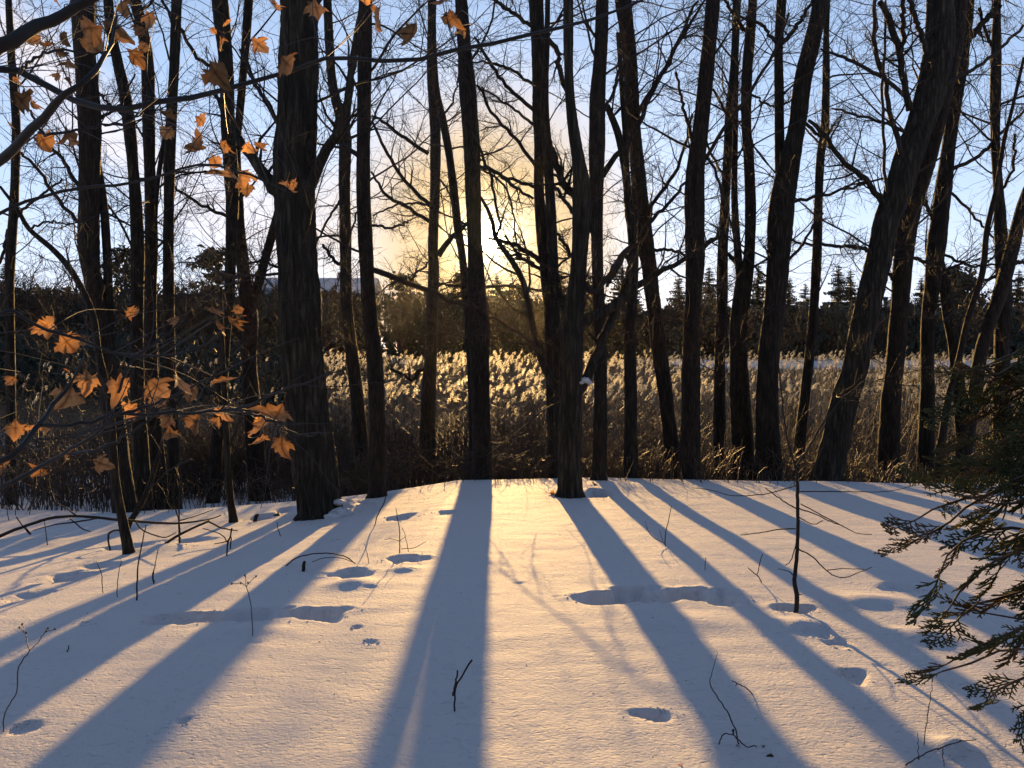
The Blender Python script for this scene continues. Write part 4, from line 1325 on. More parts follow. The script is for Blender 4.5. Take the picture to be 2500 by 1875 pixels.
# ------------------------------------------------------------------ maple reaching in from the left with dry leaves
def leaf_variant(seed):
    """curled five-lobed maple leaf, about 1 across, stalk joint at the origin, hanging along -z"""
    rr = np.random.default_rng(seed)
    prof = [(0, .0), (.10, .10), (.22, .22), (.52, .17), (.40, .30), (.60, .36), (.82, .62), (.55, .56), (.44, .62), (.50, .78), (.34, .76), (.22, .98), (.0, 1.18)]
    # lobes as angle/radius outline
    out = [(-x, y) for x, y in prof[:0:-1] if x > 0][::-1]
    pts = prof + [(-x, y) for x, y in prof[-2:0:-1]]
    pts = np.array(pts) + rr.normal(0, .045, (len(pts), 2))
    pts[:, 0] *= rr.uniform(.75, 1.1)
    c = np.array([0, .42])
    rings = [0.0, .33, .66, 1.0]
    V = [(c[0], c[1])]
    for r_ in rings[1:]:
        for p in pts:
            V.append(tuple(c + (p - c) * r_))
    V = np.array(V)
    n = len(pts)
    T, Q = [], []
    for i in range(n):
        T.append((0, 1 + i, 1 + (i + 1) % n))
        for k in range(2):
            a, b = 1 + k * n, 1 + (k + 1) * n
            Q.append((a + i, b + i, b + (i + 1) % n, a + (i + 1) % n))
    x, y = V[:, 0], V[:, 1]
    # veins: near any line from the joint to a lobe tip
    vein = np.zeros(len(V))
    for tip in ((0, 1.18), (.82, .62), (-.82, .62), (.52, .17), (-.52, .17)):
        t = np.array(tip) / np.hypot(*tip)
        along = x * t[0] + y * t[1]
        off = np.abs(x * t[1] - y * t[0])
        vein = np.maximum(vein, np.where(along > 0, np.clip(1 - off / .07, 0, 1), 0))
    cx_, cy_ = rr.uniform(-1.6, 1.6), rr.uniform(-2.2, 2.2)
    fold = rr.uniform(.2, 1.9) * rr.choice([-1, 1])
    z = fold * .22 * np.abs(x) + .10 * np.sin(7 * x + 5 * y + seed) * np.hypot(x, y - .4) + rr.normal(0, .012, len(V))
    # roll the blade up along both axes, as leaves dry
    kx, ky = rr.uniform(.3, 2.4) * rr.choice([-1, 1]), rr.uniform(.2, 1.7) * rr.choice([-1, 1])
    X3 = np.sin(kx * x) / kx
    z = z + (1 - np.cos(kx * x)) / kx
    Y3 = np.sin(ky * y) / ky
    z = z + (1 - np.cos(ky * y)) / ky
    tw_ = rr.uniform(-.9, .9) * y
    P = np.stack([X3 * np.cos(tw_) - z * np.sin(tw_), X3 * np.sin(tw_) + z * np.cos(tw_), -Y3], 1)
    # stalk
    sv, sq = tubes(np.array([[(0, 0, .42), (.03, .03, .2), (0, 0, -.02)]]), np.array([[.018, .014, .012]]), 4)
    me = new_mesh('leaf', np.vstack([P, sv]), [np.array(T), np.vstack([np.array(Q), sq + len(P)])], M_LEAF)
    at_ = me.attributes.new('vein', 'FLOAT', 'POINT')
    at_.data.foreach_set('value', np.concatenate([vein, np.full(len(sv), .6)]).astype(np.float32))
    return me


LEAVES = [leaf_variant(300 + i) for i in range(24)]
MD = 2.9
mx_, my_ = -2.55, 3.0
mz_ = g1(mx_, my_)
maple = thing('maple_tree', 'young maple reaching in from the left, dry orange leaves on its branches', 'tree', (mx_, my_, mz_))
mo = np.array([mx_, my_, mz_])
rows = np.array([(mx_ - .1, my_, mz_ - .3, .085), (mx_, my_, mz_ + .1, .075), (mx_ - .03, my_, mz_ + 1.2, .066), (mx_ + .02, my_ + .05, mz_ + 2.4, .055), (mx_ - .05, my_, mz_ + 3.6, .04), (mx_ + .05, my_, mz_ + 5, .015)])
link('trunk', trunk_mesh('trunk', rows, M_MAPLEBARK, mo, 16, 5, .03), maple)
MB = [
 (2.9, 1.9, [(0,112,36),(96,62,30),(162,31,26),(232,-5,22),(330,-60,16)]),
 (3.1, 1.7, [(0,150,18),(58,185,17),(154,231,16),(231,258,15),(309,266,14),(370,255,14),(405,231,13),(463,235,13),(509,231,12),(579,208,12),(675,185,11),(760,150,10),(830,138,10),(907,152,10),(1042,141,10),(1139,120,10),(1293,85,9),(1409,58,8),(1525,19,6),(1600,-15,4)]),
 (2.7, 1.4, [(0,390,24),(39,355,22),(96,297,20),(147,239,16),(185,216,14),(239,166,12),(270,108,9),(285,40,6)]),
 (2.9, None, [(46,180,7),(77,147,7),(135,123,6),(200,128,5),(270,135,4)]),
 (2.7, None, [(96,325,7),(127,330,7),(231,309,6),(309,297,6),(347,274,4)]),
 (2.6, .75, [(0,1125,15),(66,1071,14),(104,1021,12),(127,994,11),(162,952,9),(190,905,7),(208,867,5)]),
 (2.6, None, [(100,1038,9),(174,1037,9),(270,1017,8),(347,998,8),(413,971,7),(500,929,5),(560,900,4)]),
 (2.7, None, [(300,1012,8),(380,1010,8),(463,1006,7),(571,1000,7),(656,967,6),(733,936,5),(830,905,3)]),
 (2.5, .62, [(0,1190,12),(77,1149,11),(154,1110,10),(212,1068,9),(270,1029,7),(300,1000,5)]),
 (2.6, None, [(160,1108,7),(220,1100,7),(270,1083,6),(347,1037,5),(400,990,4)]),
 (2.7, None, [(575,1000,6),(640,1017,6),(675,1037,5),(745,1064,5),(806,1052,3)]),
 (2.8, None, [(290,960,7),(309,909,7),(328,875,6),(424,801,5),(445,780,3)]),
 (2.8, None, [(60,1075,5),(100,1072,5),(160,1070,4)]),
 (2.9, 1.2, [(0,760,9),(100,800,8),(200,830,7),(330,870,5),(480,850,4),(560,790,3)]),
 (3.0, 1.5, [(0,520,9),(150,470,8),(350,440,7),(500,400,6),(640,440,5),(700,470,3)]),
]
BR = []
for i, (D, zs, pts) in enumerate(MB):
    rr = np.random.default_rng(700 + i)
    w = [at(p[0], p[1], D + .10 * math.sin(i + j * .7)) for j, p in enumerate(pts)]
    r_ = [.5 * p[2] * D / FPX for p in pts]
    if zs is not None:
        r0 = r_[0] * 1.15
        zt = w[0][2] + (-.35 if zs > .8 else -.15)
        w = [np.array([mx_, my_, zt]), (np.array([mx_, my_, zt]) + w[0]) / 2 + [0, 0, -.02]] + w
        r_ = [r0, r0] + r_
    R = resample(np.column_stack([w, r_]), 26)
    P = R[:, :3] + rr.normal(0, .003, (26, 3))
    BR.append(P)
    bg = Bag().tube(P, np.maximum(R[:, 3], .0016), 8)
    link('branch', bg.mesh('branch', M_MAPLEBARK, mo), maple)
ALLP = np.vstack([b[4:] for b in BR])

ZL1 = [(1990,60,110),(1700,30,90),(770,60,110),(735,170,130),(760,230,110),(540,280,150),(650,260,150),(380,260,90),(350,350,70),(230,250,110),(300,295,60),(925,120,90),(910,230,90),(930,310,80),(800,380,120),(430,415,80),(370,490,60),(435,515,55),(1320,490,200),(1400,295,100),(1590,300,110),(1775,440,130),(1330,200,40),(1435,150,50),(90,680,160),(200,660,85),(40,790,75),(420,860,120),(240,910,130),(430,920,90),(1095,745,80),(1090,850,95),(1235,785,90),(1215,940,80),(1280,1010,110),(1340,1030,100),(1430,940,90),(1550,950,90),(1615,940,80),(1450,1130,130),(1520,1140,130),(1560,1200,90),(1820,1200,110),(1870,1165,60),(85,510,50),(350,20,60)]
ZL2 = [(160,15,80),(240,15,80),(250,140,130),(480,230,160),(650,30,90),(690,130,130),(740,150,90),(760,250,90)]
ZL4 = [(245,490,130),(380,590,150),(490,570,90),(785,410,80),(1130,440,90),(1345,380,95),(1375,480,100),(1470,375,70),(1450,450,100),(1500,430,60),(105,810,70),(545,820,150),(460,920,160),(770,850,170),(955,870,150),(1100,820,160),(1215,880,120),(1400,840,130),(870,1010,110),(1055,990,120),(1090,1060,80),(1075,1160,130),(1260,1070,130),(1390,1090,100),(1440,1030,100),(1615,1065,90),(1600,1150,140),(1670,1210,130),(1790,1030,150),(1795,1230,150),(105,1110,110),(215,1140,130),(65,1370,140),(400,1310,70),(300,1410,90),(590,1370,120),(440,760,50)]
LF = [(x / 2.5917, y / 2.5917, s / 2.5917) for x, y, s in ZL1] + [(830 + x / 2.5917, y / 2.5917, s / 2.5917) for x, y, s in ZL2] + [(x / 2.5917, 620 + y / 2.5917, s / 2.5917) for x, y, s in ZL4]
rr = np.random.default_rng(44)
tw = Bag()
for i, (px, py, s) in enumerate(LF):
    size = rr.uniform(.085, .125)
    D = float(np.clip(size * 0.82 * FPX / s, 2.15, 3.7))
    size = s * D / FPX / 0.88
    p = at(px, py, D)
    j = np.argmin(np.linalg.norm((ALLP - p) * np.array([1, .6, 1]), axis=1))
    q = ALLP[j]
    tilt = rr.normal(0, .55)
    lo = link('leaf', LEAVES[i % 24], maple)
    lo.scale = (size * rr.uniform(.75, 1.05), size, size * rr.uniform(.8, 1.05))
    lo.rotation_euler = (rr.normal(0, .35), tilt, rr.uniform(-1.1, 1.1) + (math.pi if rr.random() < .5 else 0))
    top = p + np.array([0, 0, size * .5])
    lo.location = top - mo
    e = lo.rotation_euler.to_matrix() @ Vector((0, 0, .42 * size))
    tip = top + np.array(e)
    mid = (tip + q) / 2 + rr.normal(0, .02, 3) + [0, 0, .02]
    tw.tube(resample(np.array([q, mid, tip]), 8), np.linspace(.0026, .0012, 8), 4)
# a few leafless shoots
for i in range(70):
    P = BR[rr.integers(0, len(BR))]
    k = rr.integers(8, 25)
    Q = wander(P[k], (P[k] - P[k - 1]) / np.linalg.norm(P[k] - P[k - 1]) + rr.normal(0, .5, 3), rr.uniform(.1, .35), 6, rr, .2, .15)
    tw.tube(Q, np.linspace(.0022, .001, 6), 4)
tag(link('twigs', tw.mesh('twigs', M_MAPLEBARK, mo), maple), kind='stuff')

# ------------------------------------------------------------------ cedar hanging in from the right
def spray_variant(seed, lite=False):
    """flat feathery cedar spray about 1 long, growing along +x, hanging a little"""
    rr = np.random.default_rng(seed)
    A, RA, B, RB = [], [], [], []

    def axis_(p, d, L, K, droop):
        P = [np.array(p, float)]
        d = np.array(d, float)
        for i in range(K - 1):
            d = d + np.array([0, rr.normal(0, .04), -droop])
            d /= np.linalg.norm(d)
            P.append(P[-1] + d * L / (K - 1))
        return np.array(P)
    M = axis_((0, 0, 0), (1, rr.normal(0, .2), .1), 1.0, 6, .08)
    A.append(M)
    RA.append(np.linspace(.016, .008, 6))
    for k in range(15):
        t = .08 + .9 * k / 15
        f = t * 5
        i = min(int(f), 4)
        p = M[i] + (M[i + 1] - M[i]) * (f - i)
        d = M[i + 1] - M[i]
        d /= np.linalg.norm(d)
        sd = 1 if k % 2 else -1
        dv = d * .85 + np.array([-d[1], d[0], 0]) * sd * rr.uniform(.6, .95) + np.array([0, 0, rr.normal(0, .22)])
        L = (.46 - .30 * t) * rr.uniform(.75, 1.15)
        Q = axis_(p, dv / np.linalg.norm(dv), L, 4, .07)
        B.append(Q)
        RB.append(np.array([.013, .013, .012, .006]))
        for m in range(0 if lite else 5):
            t2 = .2 + .75 * m / 5
            f2 = t2 * 3
            i2 = min(int(f2), 2)
            p2 = Q[i2] + (Q[i2 + 1] - Q[i2]) * (f2 - i2)
            d2 = Q[i2 + 1] - Q[i2]
            d2 /= np.linalg.norm(d2)
            s2 = 1 if m % 2 else -1
            dv2 = d2 * .9 + np.array([-d2[1], d2[0], 0]) * s2 * rr.uniform(.5, .9) + np.array([0, 0, rr.normal(0, .25)])
            Q2 = axis_(p2, dv2 / np.linalg.norm(dv2), L * rr.uniform(.28, .5) * (1.1 - .5 * t2), 4, .06)
            B.append(Q2)
            RB.append(np.array([.011, .013, .012, .005]))
    if lite:
        return tubes(np.array(B), np.array(RB) * 2.2, 3)
    bg = Bag().add(*tubes(np.array(A), np.array(RA), 4)).add(*tubes(np.array(B), np.array(RB), 4))
    return bg.mesh('spray', M_CEDARDRY if seed % 4 == 3 else M_CEDAR)


SPR = [spray_variant(800 + i) for i in range(12)]
cx_, cy_ = 2.75, 2.75
cz_ = g1(cx_, cy_)
cedar = thing('cedar_tree', 'dark green cedar hanging feathery sprays in from the right edge', 'tree', (cx_, cy_, cz_))
co = np.array([cx_, cy_, cz_])
rows = np.array([(cx_, cy_, cz_ - .3, .08), (cx_, cy_, cz_ + .1, .07), (cx_ + .04, cy_, cz_ + 1.2, .055), (cx_, cy_, cz_ + 2.2, .035), (cx_ + .03, cy_, cz_ + 3.2, .01)])
link('trunk', trunk_mesh('trunk', rows, M_CEDARWOOD, co, 14, 6, .04), cedar)
CB = [  # depth, pixel path of each hanging limb, spray size
 (2.45, [(2560,1120),(2470,1160),(2400,1190),(2330,1240),(2260,1290),(2190,1310)], .115), (2.4, [(2400,1195),(2330,1215),(2260,1235),(2200,1265)], .10),
 (2.5, [(2570,1180),(2480,1215),(2400,1230),(2330,1215),(2280,1200)], .11), (2.35, [(2560,1300),(2470,1340),(2390,1370),(2320,1420),(2290,1490)], .12),
 (2.3, [(2560,1380),(2490,1420),(2430,1450),(2360,1470),(2310,1500)], .11), (2.45, [(2540,1290),(2440,1290),(2360,1300),(2290,1345),(2250,1400)], .12),
 (2.25, [(2560,1500),(2470,1530),(2400,1560),(2330,1590),(2280,1620)], .11), (2.2, [(2560,1590),(2480,1585),(2400,1590),(2320,1620),(2260,1640)], .11),
 (2.2, [(2540,1440),(2500,1540),(2495,1640),(2488,1700)], .11), (2.25, [(2540,1620),(2460,1650),(2400,1680),(2370,1700)], .10),
 (2.4, [(2570,1240),(2490,1280),(2430,1330),(2400,1390)], .12), (2.3, [(2580,1460),(2520,1490),(2450,1510),(2390,1500)], .11),
 (3.0, [(2580,860),(2480,880),(2400,910),(2340,950)], .15), (3.1, [(2580,940),(2460,960),(2380,1000),(2330,1040)], .15), (2.9, [(2580,1010),(2480,1040),(2400,1080),(2340,1110)], .15),
 (3.0, [(2570,1070),(2460,1090),(2380,1120),(2310,1125)], .14), (3.2, [(2570,800),(2490,830),(2420,870),(2370,890)], .14), (2.8, [(2580,980),(2520,1020),(2470,1080),(2440,1130)], .14),
 (2.6, [(2580,1090),(2520,1120),(2470,1160),(2430,1210)], .13), (2.9, [(2580,900),(2510,950),(2450,1000),(2420,1060)], .15), (2.7, [(2590,1130),(2500,1140),(2430,1130),(2370,1150)], .13),
 (2.5, [(2590,1200),(2530,1260),(2490,1330),(2470,1400)], .12), (2.4, [(2590,1350),(2530,1400),(2490,1470),(2470,1540)], .11), (3.1, [(2590,1020),(2500,1000),(2420,1030),(2360,1070)], .14)]
rr = np.random.default_rng(66)
from mathutils import Quaternion
LITE = [spray_variant(830 + i, True) for i in range(5)]
inner = Bag()
for i, (D, pts, ss) in enumerate(CB):
    w = [at(px + 38, py, D + .12 * math.sin(i * 1.7 + j * .5)) for j, (px, py) in enumerate(pts)]
    zt = min(w[0][2] + .25, cz_ + 3.0)
    w = [np.array([cx_, cy_, zt]), np.array([cx_ * .6 + w[0][0] * .4, cy_ * .6 + w[0][1] * .4, zt * .6 + w[0][2] * .4 + .03])] + w
    R = resample(np.array(w), 22)
    R[3:] += rr.normal(0, .004, R[3:].shape)
    link('limb', Bag().tube(R, np.linspace(.014, .0025, 22), 6).mesh('limb', M_CEDARWOOD, co), cedar)
    nsp = 12
    for k in range(nsp):
        t = .22 + .78 * (k + rr.random() * .6) / nsp
        f = min(t, 1.0) * 21
        j = min(int(f), 20)
        p = R[j] + (R[j + 1] - R[j]) * (f - j)
        d = R[j + 1] - R[j]
        d /= np.linalg.norm(d)
        if k == nsp - 1:
            p, dv = R[-1], d + rr.normal(0, .1, 3)
        else:
            dv = d * rr.uniform(.35, .9) + np.array([0, 0, rr.uniform(-.75, .35)]) + rr.normal(0, .35, 3) * np.array([.6, 1, .5])
        s = ss * rr.uniform(1.1, 1.85)
        o = link('spray', SPR[rr.integers(0, 12)], cedar, p - co)
        dv = Vector(dv).normalized()
        o.rotation_mode = 'QUATERNION'
        q1 = dv.to_track_quat('X', 'Y')
        o.rotation_quaternion = q1 @ Quaternion((1, 0, 0), rr.uniform(0.9, 2.2))
        o.scale = (s, s, s)
    for k in range(16):
        f = rr.uniform(.06, .34) * 21
        j = int(f)
        p = R[j] + (R[j + 1] - R[j]) * (f - j)
        dv = Vector((R[j + 1] - R[j]) / np.linalg.norm(R[j + 1] - R[j]) * .5 + rr.normal(0, .6, 3) + [0, 0, -.3]).normalized()
        M = np.array((dv.to_track_quat('X', 'Y') @ Quaternion((1, 0, 0), rr.uniform(0, 3))).to_matrix())
        lv_, lq_ = LITE[k % 5]
        inner.add(lv_ @ M.T * ss * rr.uniform(1.3, 2.0) + p, q=lq_)
tag(link('inner_foliage', inner.mesh('inner_foliage', M_CEDAR, co), cedar), kind='stuff')

# ------------------------------------------------------------------ saplings, weeds and fallen wood on the near snow
def px_path(pts, Y0, k=0.0):
    return [at(p[0], p[1], Y0 + k * i) for i, p in enumerate(pts)]


def twig_thing(name, label, cat, base_px, paths, material=None, group=None, sink=True, S=6, extra=None):
    """paths: list of [(px, py, width px) ...]; the first starts at the base"""
    h = ground_hit(*base_px)
    Y = h[1]
    gz = g1(h[0], Y)
    base = np.array([h[0], Y, gz])
    root = thing(name, label, cat, base, group)
    rr = np.random.default_rng(abs(hash(label)) % 9999 if False else sum(map(ord, label)))
    for i, pts in enumerate(paths):
        dep = rr.uniform(-.06, .06)
        w = [at(p[0], p[1], Y + dep * j) for j, p in enumerate(pts)]
        r_ = [.5 * p[2] * Y / FPX for p in pts]
        if i == 0 and sink:
            w[0] = np.array([w[0][0], Y, gz - .03])
        R = resample(np.column_stack([w, r_]), max(8, len(w) * 4))
        P = R[:, :3] + rr.normal(0, .0015, (len(R), 3))
        link('stem' if i == 0 else 'twig', Bag().tube(P, np.maximum(R[:, 3], .0011), S).mesh('twig', material or M_TWIG, base), root)
    return root, base, Y


def blob(bag, c, r, rr, n=5):
    u = np.linspace(0, math.pi, n)
    th = np.linspace(0, 2 * math.pi, 7)[:-1]
    V = [(c + r * np.array([math.sin(a) * math.cos(b), math.sin(a) * math.sin(b), math.cos(a)]) * (1 + rr.uniform(-.3, .3))) for a in u for b in th]
    q = [(i * 6 + j, i * 6 + (j + 1) % 6, (i + 1) * 6 + (j + 1) % 6, (i + 1) * 6 + j) for i in range(n - 1) for j in range(6)]
    bag.add(np.array(V), q=np.array(q))


# sapling on the right
sap, sb, sY = twig_thing('sapling', 'thin leafless sapling standing alone in its own hollow on the right', 'sapling', (1942, 1487),
    [[(1942,1487,12),(1946,1456,12),(1940,1420,11),(1945,1360,10),(1948,1280,9),(1947,1210,9),(1946,1165,8),(1943,1140,7)],
     [(1943,1140,6),(1970,1100,5),(2005,1040,5),(2050,980,4),(2110,930,3)], [(1944,1150,5),(1920,1060,4),(1908,960,4),(1900,830,3),(1925,740,3)],
     [(1906,850,3),(1935,830,3),(1975,800,2)], [(1950,1175,4),(1990,1130,3),(2015,1080,2.5)], [(1948,1240,4),(1990,1255,3),(2020,1270,3),(2070,1290,2)],
     [(1948,1245,4),(1900,1215,3),(1868,1190,2.5)], [(1949,1340,4),(1985,1360,3.4),(2020,1395,3),(2060,1410,2.6),(2128,1385,2)], [(2020,1392,2.6),(2060,1388,2),(2110,1390,1.6)],
     [(1943,1290,3.6),(1900,1293,3),(1860,1300,2.6),(1808,1306,1.8)], [(1955,1230,3),(2030,1270,2.8),(2090,1300,2),(2128,1305,1.6)], [(1946,1320,3),(1930,1370,2.6),(1916,1380,1.8)],
     [(1944,1185,3),(1870,1205,2.6),(1790,1210,2.2),(1730,1195,1.8),(1690,1192,1.4)], [(1946,1260,3),(1985,1280,2.4),(2010,1270,2)], [(1950,1200,3),(2060,1200,2.6),(2160,1200,2),(2240,1185,1.5)],
     [(1942,1410,3),(1925,1395,2.4),(1898,1388,1.6)], [(1945,1455,3),(1958,1450,2)]], M_TWIG)

WEEDS = [
 ('dead_twig', 'forked dead twig poking up inside the long central shadow', 'twig', (1107, 1747), [[(1107,1747,4.5),(1110,1715,4.5),(1113,1680,4.5),(1130,1645,4.5),(1152,1612,5)],[(1104,1698,4.5),(1112,1670,4.5),(1118,1636,4)]], None),
 ('dry_weed', 'branched dry weed with round seed heads at the lower left corner', 'weed', (4, 1790), [[(4,1790,3),(14,1735,3),(40,1690,3),(46,1630,3),(72,1588,2.6)],[(72,1588,2.2),(66,1562,2.2),(60,1540,2),(54,1525,1.8)],[(72,1588,2.2),(95,1565,2),(108,1545,2),(134,1536,1.6)],[(60,1545,1.6),(48,1532,1.5)],[(108,1545,1.8),(116,1534,1.6)]], [(54,1524),(48,1532),(64,1545),(134,1536),(113,1541),(117,1534)]),
 ('dry_weed', 'thin dry weed with small branched top beside the trench of snow', 'weed', (618, 1555), [[(618,1555,2.4),(615,1500,2.2),(610,1460,2),(602,1432,2)],[(602,1432,1.6),(598,1406,1.5)],[(602,1432,1.6),(612,1418,1.5),(625,1407,1.4)],[(602,1432,1.6),(590,1424,1.5),(566,1425,1.4)]], [(598,1405),(625,1407),(566,1425),(588,1424),(605,1423)]),
 ('dry_stalk', 'straight dark stem leaning up out of the shadow below the leaning young tree', 'twig', (333, 1467), [[(333,1467,4.5),(336,1400,4),(340,1360,3.6),(350,1310,3),(357,1280,2)]], None),
 ('dry_stalk', 'thin bent stem with a curled bud just right of the leaning young tree', 'twig', (377, 1427), [[(377,1427,3),(373,1405,4),(378,1380,2.4),(386,1340,2)]], [(374,1400),(376,1420)]),
 ('dry_stalk', 'thin pale stem standing in the lit strip at far left', 'twig', (252, 1448), [[(252,1448,2),(249,1420,2.4),(247,1400,2),(235,1370,1.5)]], None),
 ('dry_stalk', 'fine upright stem in the lit strip, right of the pale one', 'twig', (286, 1457), [[(286,1457,2.2),(287,1420,2),(296,1370,1.6)]], None),
 ('arched_twig', 'arched twig bowing over the churned snow at centre left', 'twig', (690, 1382), [[(690,1382,3.5),(720,1364,3.5),(760,1353,3),(810,1351,3),(845,1360,3),(868,1376,2.6)],[(762,1372,2),(790,1362,2),(830,1362,2),(866,1374,1.6)]], None),
 ('wood_stub', 'short broken stub of wood under the arched twig', 'stub', (741, 1396), [[(741,1398,8),(741,1385,9),(743,1370,7)]], None),
 ('dry_weed', 'spindly dry weed with crossing side stems above an oval footprint', 'weed', (976, 1352), [[(976,1352,3),(976,1322,2.6),(975,1290,2.4),(966,1240,1.6)],[(976,1322,1.8),(955,1315,1.6),(938,1318,1.2)],[(980,1340,1.8),(1010,1338,1.6),(1040,1322,1.2)],[(997,1347,1.6),(990,1310,1.4),(982,1288,1.2)],[(976,1320,1.6),(990,1310,1.4)]], None),
 ('dry_stalk', 'fine bent stem left of the spindly weed', 'twig', (902, 1376), [[(902,1376,1.8),(896,1350,1.6),(890,1328,1.3)]], None),
 ('dry_stalk', 'thin stem rising past the foot of the thickest trunk into the lit snow', 'twig', (914, 1285), [[(914,1285,2.2),(922,1258,2.6),(938,1225,2.4),(948,1190,1.8)]], None),
 ('dry_weed', 'small forked weed in the shadow right of the low-forked tree', 'weed', (1624, 1334), [[(1624,1334,3),(1624,1310,2.6),(1632,1270,2),(1640,1235,1.4)],[(1622,1325,2),(1600,1315,1.8),(1585,1300,1.5),(1575,1272,1.2)],[(1618,1320,1.6),(1610,1295,1.3)]], None),
 ('dry_weed', 'small broken weed with twiggy top left of the sapling', 'weed', (1862, 1424), [[(1862,1428,2.4),(1852,1408,2.8),(1836,1396,2.4),(1826,1386,2)],[(1850,1402,2.4),(1855,1375,2.4),(1862,1352,1.8)]], None),
 ('dry_stalk', 'short thin stem at the far edge of the right-hand trench', 'twig', (1721, 1392), [[(1721,1394,2),(1722,1375,1.8),(1723,1361,1.4)]], None),
 ('dry_stalk', 'tall thin kinked stem in the shadow at lower right', 'twig', (1806, 1815), [[(1806,1815,3.5),(1794,1780,3.4),(1768,1725,3),(1734,1674,2.6),(1740,1640,1.8),(1752,1592,1.2)]], None),
 ('dead_twig', 'dead twig lying on the shaded snow right of the tall kinked stem', 'twig', (1848, 1697), [[(1848,1697,3),(1825,1682,2.6),(1800,1668,2.6),(1787,1662,2)],[(1800,1668,2),(1796,1674,1.6)]], None),
 ('fallen_twig', 'crooked fallen twig with curled dark leaves at lower right', 'twig', (1822, 1822), [[(1748,1804,3),(1765,1794,3),(1788,1792,3),(1800,1804,3.4),(1822,1822,3),(1846,1822,3)],[(1790,1792,4),(1791,1780,5)]], None),
 ('fallen_twig', 'fallen twig with tiny buds lying across the bottom right corner', 'twig', (2200, 1870), [[(2194,1868,4),(2240,1850,3),(2290,1828,3),(2340,1812,2.4),(2382,1806,1.8)],[(2243,1850,2),(2241,1815,1.6),(2241,1790,1.3)],[(2300,1825,2),(2303,1850,1.8),(2305,1872,1.6)]], [(2243,1852),(2290,1829),(2344,1808)]),
 ('dry_stalk', 'slender wavy stem rising towards the lowest cedar tip', 'twig', (2256, 1828), [[(2256,1828,2.6),(2258,1790,2.4),(2266,1740,2.2),(2274,1690,1.8),(2276,1660,1.4)]], None),
 ('dry_stalk', 'short slanted stick in the shadow at far left', 'twig', (160, 1601), [[(160,1601,3),(165,1588,3),(169,1576,2.4)]], None),
 ('low_branch', 'long low dark branch running across the trampled snow at left', 'branch', (110, 1330), [[(-30,1318,10),(20,1300,9),(60,1285,8),(120,1266,8),(190,1260,7),(300,1270,7),(420,1278,6),(500,1270,4),(540,1258,3)],[(60,1285,4),(75,1305,4),(60,1290,3),(40,1262,3)],[(190,1262,4),(160,1240,3),(120,1220,2.5)],[(240,1265,4),(180,1275,4),(130,1282,3),(80,1295,2)],[(170,1265,3),(200,1290,3),(222,1298,2)],[(330,1272,4),(350,1295,3.4),(400,1312,3),(430,1300,2)]], None),
 ('dead_branch', 'broken dead branch propped in the snow right of the low branch', 'branch', (395, 1332), [[(392,1332,7),(430,1310,7),(470,1290,6),(511,1272,6)],[(508,1272,5),(540,1288,4),(580,1296,2.5)],[(440,1306,4),(436,1270,3.5),(424,1225,3),(420,1180,2)],[(440,1312,4),(436,1345,2.6)],[(436,1272,3.6),(470,1262,3),(520,1245,2)]], None),
 ('dead_branch', 'bent forked dead branch hanging into the shadow left of thickest trunk', 'branch', (555, 1358), [[(553,1358,4),(556,1330,4),(562,1310,4),(566,1290,4)],[(562,1340,3.4),(564,1312,3),(552,1322,3),(522,1328,2)],[(556,1325,3),(540,1305,2.6),(495,1290,2)]], None),
 ('arched_twig', 'hooked twig curling out of the snow left of the leaning young tree', 'twig', (270, 1338), [[(270,1338,4),(264,1312,5),(272,1298,5),(290,1295,4),(304,1304,3)]], None),
 ('wood_stub', 'small dark stub beside the thickest trunk', 'stub', (624, 1272), [[(620,1272,9),(625,1262,10),(629,1257,7)]], None),
 ('dry_stalk', 'thin dry stem hooked over the shaded snow by the thickest trunk', 'twig', (688, 1310), [[(688,1310,2.4),(680,1295,2.2),(676,1275,1.8)]], None),
 ('dry_stalk', 'lone straight stem left of the short young stem', 'twig', (438, 1330), [[(438,1330,4),(437,1280,4),(438,1210,3),(440,1150,2)]], None),
 ('dry_stalk', 'thin upright stem at far left edge of the trampled snow', 'twig', (117, 1335), [[(117,1335,2.6),(112,1300,2.2),(108,1270,1.6)]], None),
]
CL = {}
for (nm, lab, cat, bpx, paths, heads) in WEEDS:
    root, base, Y = twig_thing(nm, lab, cat, bpx, paths, M_TWIG if nm != 'dry_weed' else M_BRUSH)
    if heads:
        rr = np.random.default_rng(len(lab))
        for hp in heads:
            bg = Bag()
            blob(bg, at(hp[0], hp[1], Y) - base, .0042 * Y / 3, rr)
            link('seed_head', bg.mesh('seed_head', M_DARKLEAF), root)

# curled dead leaves lying on the snow
def dead_leaf(label, px, py, size, seed, rot, m_=None, up=0.0):
    h = ground_hit(px, py)
    rr = np.random.default_rng(seed)
    me = leaf_variant(seed)
    me.materials.clear()
    me.materials.append(m_ or M_DARKLEAF)
    o = link('dead_leaf', me)
    o.scale = (size, size * 1.2, size)
    o.rotation_euler = (rr.uniform(-1.2, -.5), rr.uniform(-.4, .4), rot)
    o.location = (h[0], h[1], g1(h[0], h[1]) + size * .3 + up)
    tag(o, label, 'leaf')


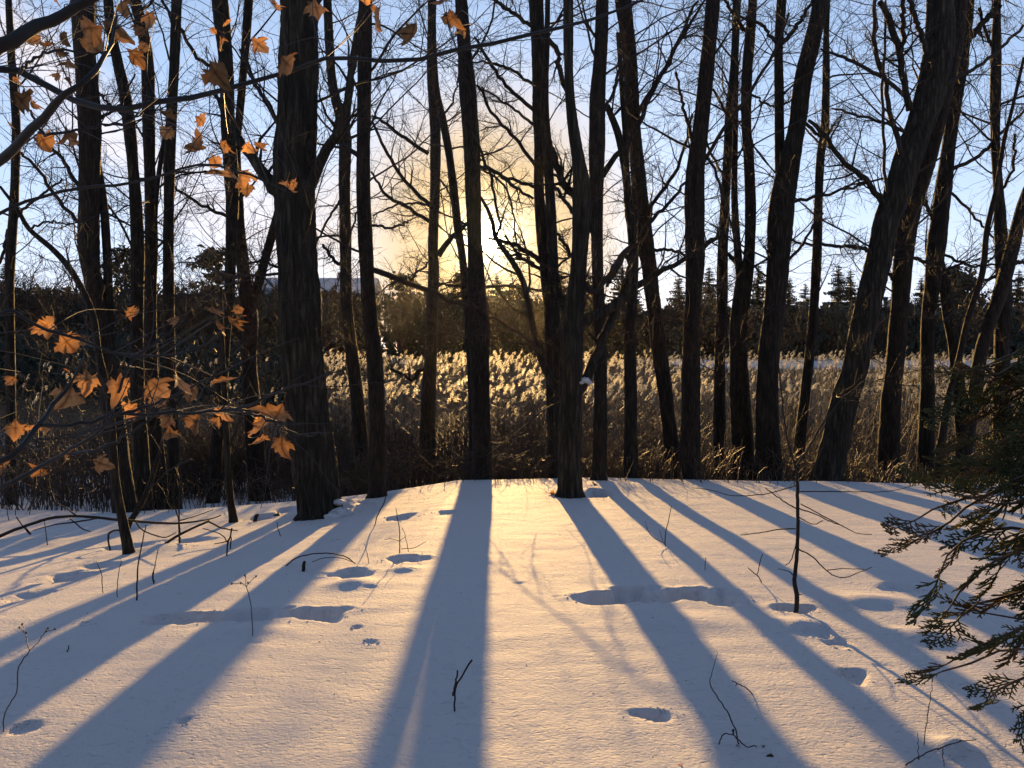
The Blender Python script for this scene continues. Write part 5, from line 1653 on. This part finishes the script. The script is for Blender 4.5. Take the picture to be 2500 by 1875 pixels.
dead_leaf('curled dark leaf standing at the end of the crooked fallen twig', 1882, 1846, .035, 1, .3)
dead_leaf('flat dark leaf under the middle of the crooked fallen twig', 1800, 1826, .03, 2, 2.0)
dead_leaf('small dark leaf left of the standing curled leaf', 1860, 1832, .022, 3, 1.0)
dead_leaf('tiny russet leaf litter at the bottom edge', 1662, 1868, .028, 4, .5, M_LEAF)
dead_leaf('dry pale leaf against the left foot of the low-forked tree', 1352, 1206, .11, 5, .5, M_CHAFF)
dead_leaf('second dry pale leaf by the foot of the low-forked tree', 1338, 1208, .09, 6, 1.8, M_CHAFF)
dead_leaf('dark leaf caught right of the low-forked tree foot', 1449, 1196, .08, 7, .2, None, .05)
dead_leaf('dark clump of leaf on the snow left of the thickest trunk', 678, 1258, .14, 8, 1.1)

# snow caught on the bark
def snow_lump(label, pts):
    rr = np.random.default_rng(len(label))
    root = thing('snow_clump', label, 'snow', pts[0][0])
    for (p, r) in pts:
        u = np.linspace(0, math.pi, 9)
        th = np.linspace(0, 2 * math.pi, 13)[:-1]
        V = [r * np.array([math.sin(a) * math.cos(b) * 1.15, math.sin(a) * math.sin(b), math.cos(a) * .62]) * (1 + .16 * math.sin(3 * b + 5 * a + r * 90) + .10 * math.sin(5 * b - 4 * a + r * 200)) for a in u for b in th]
        q = [(i * 12 + j, i * 12 + (j + 1) % 12, (i + 1) * 12 + (j + 1) % 12, (i + 1) * 12 + j) for i in range(8) for j in range(12)]
        link('snow_lump', Bag().add(np.array(V), q=np.array(q)).mesh('snow_lump', M_SNOW), root, p - pts[0][0])


d16 = float(ground_hit(1391, 1212)[1])
d9 = float(ground_hit(780, 1262)[1])
snow_lump('white cap of snow on the knob of the low-forked tree', [(at(1428, 928, d16 - .05), .062), (at(1438, 934, d16 - .05), .04), (at(1419, 934, d16 - .08), .035)])
snow_lump('lumps of snow stuck on the right foot of the thickest trunk', [(at(826, 1226, d9 - .14), .065), (at(834, 1254, d9 - .22), .13), (at(816, 1262, d9 - .3), .11)])
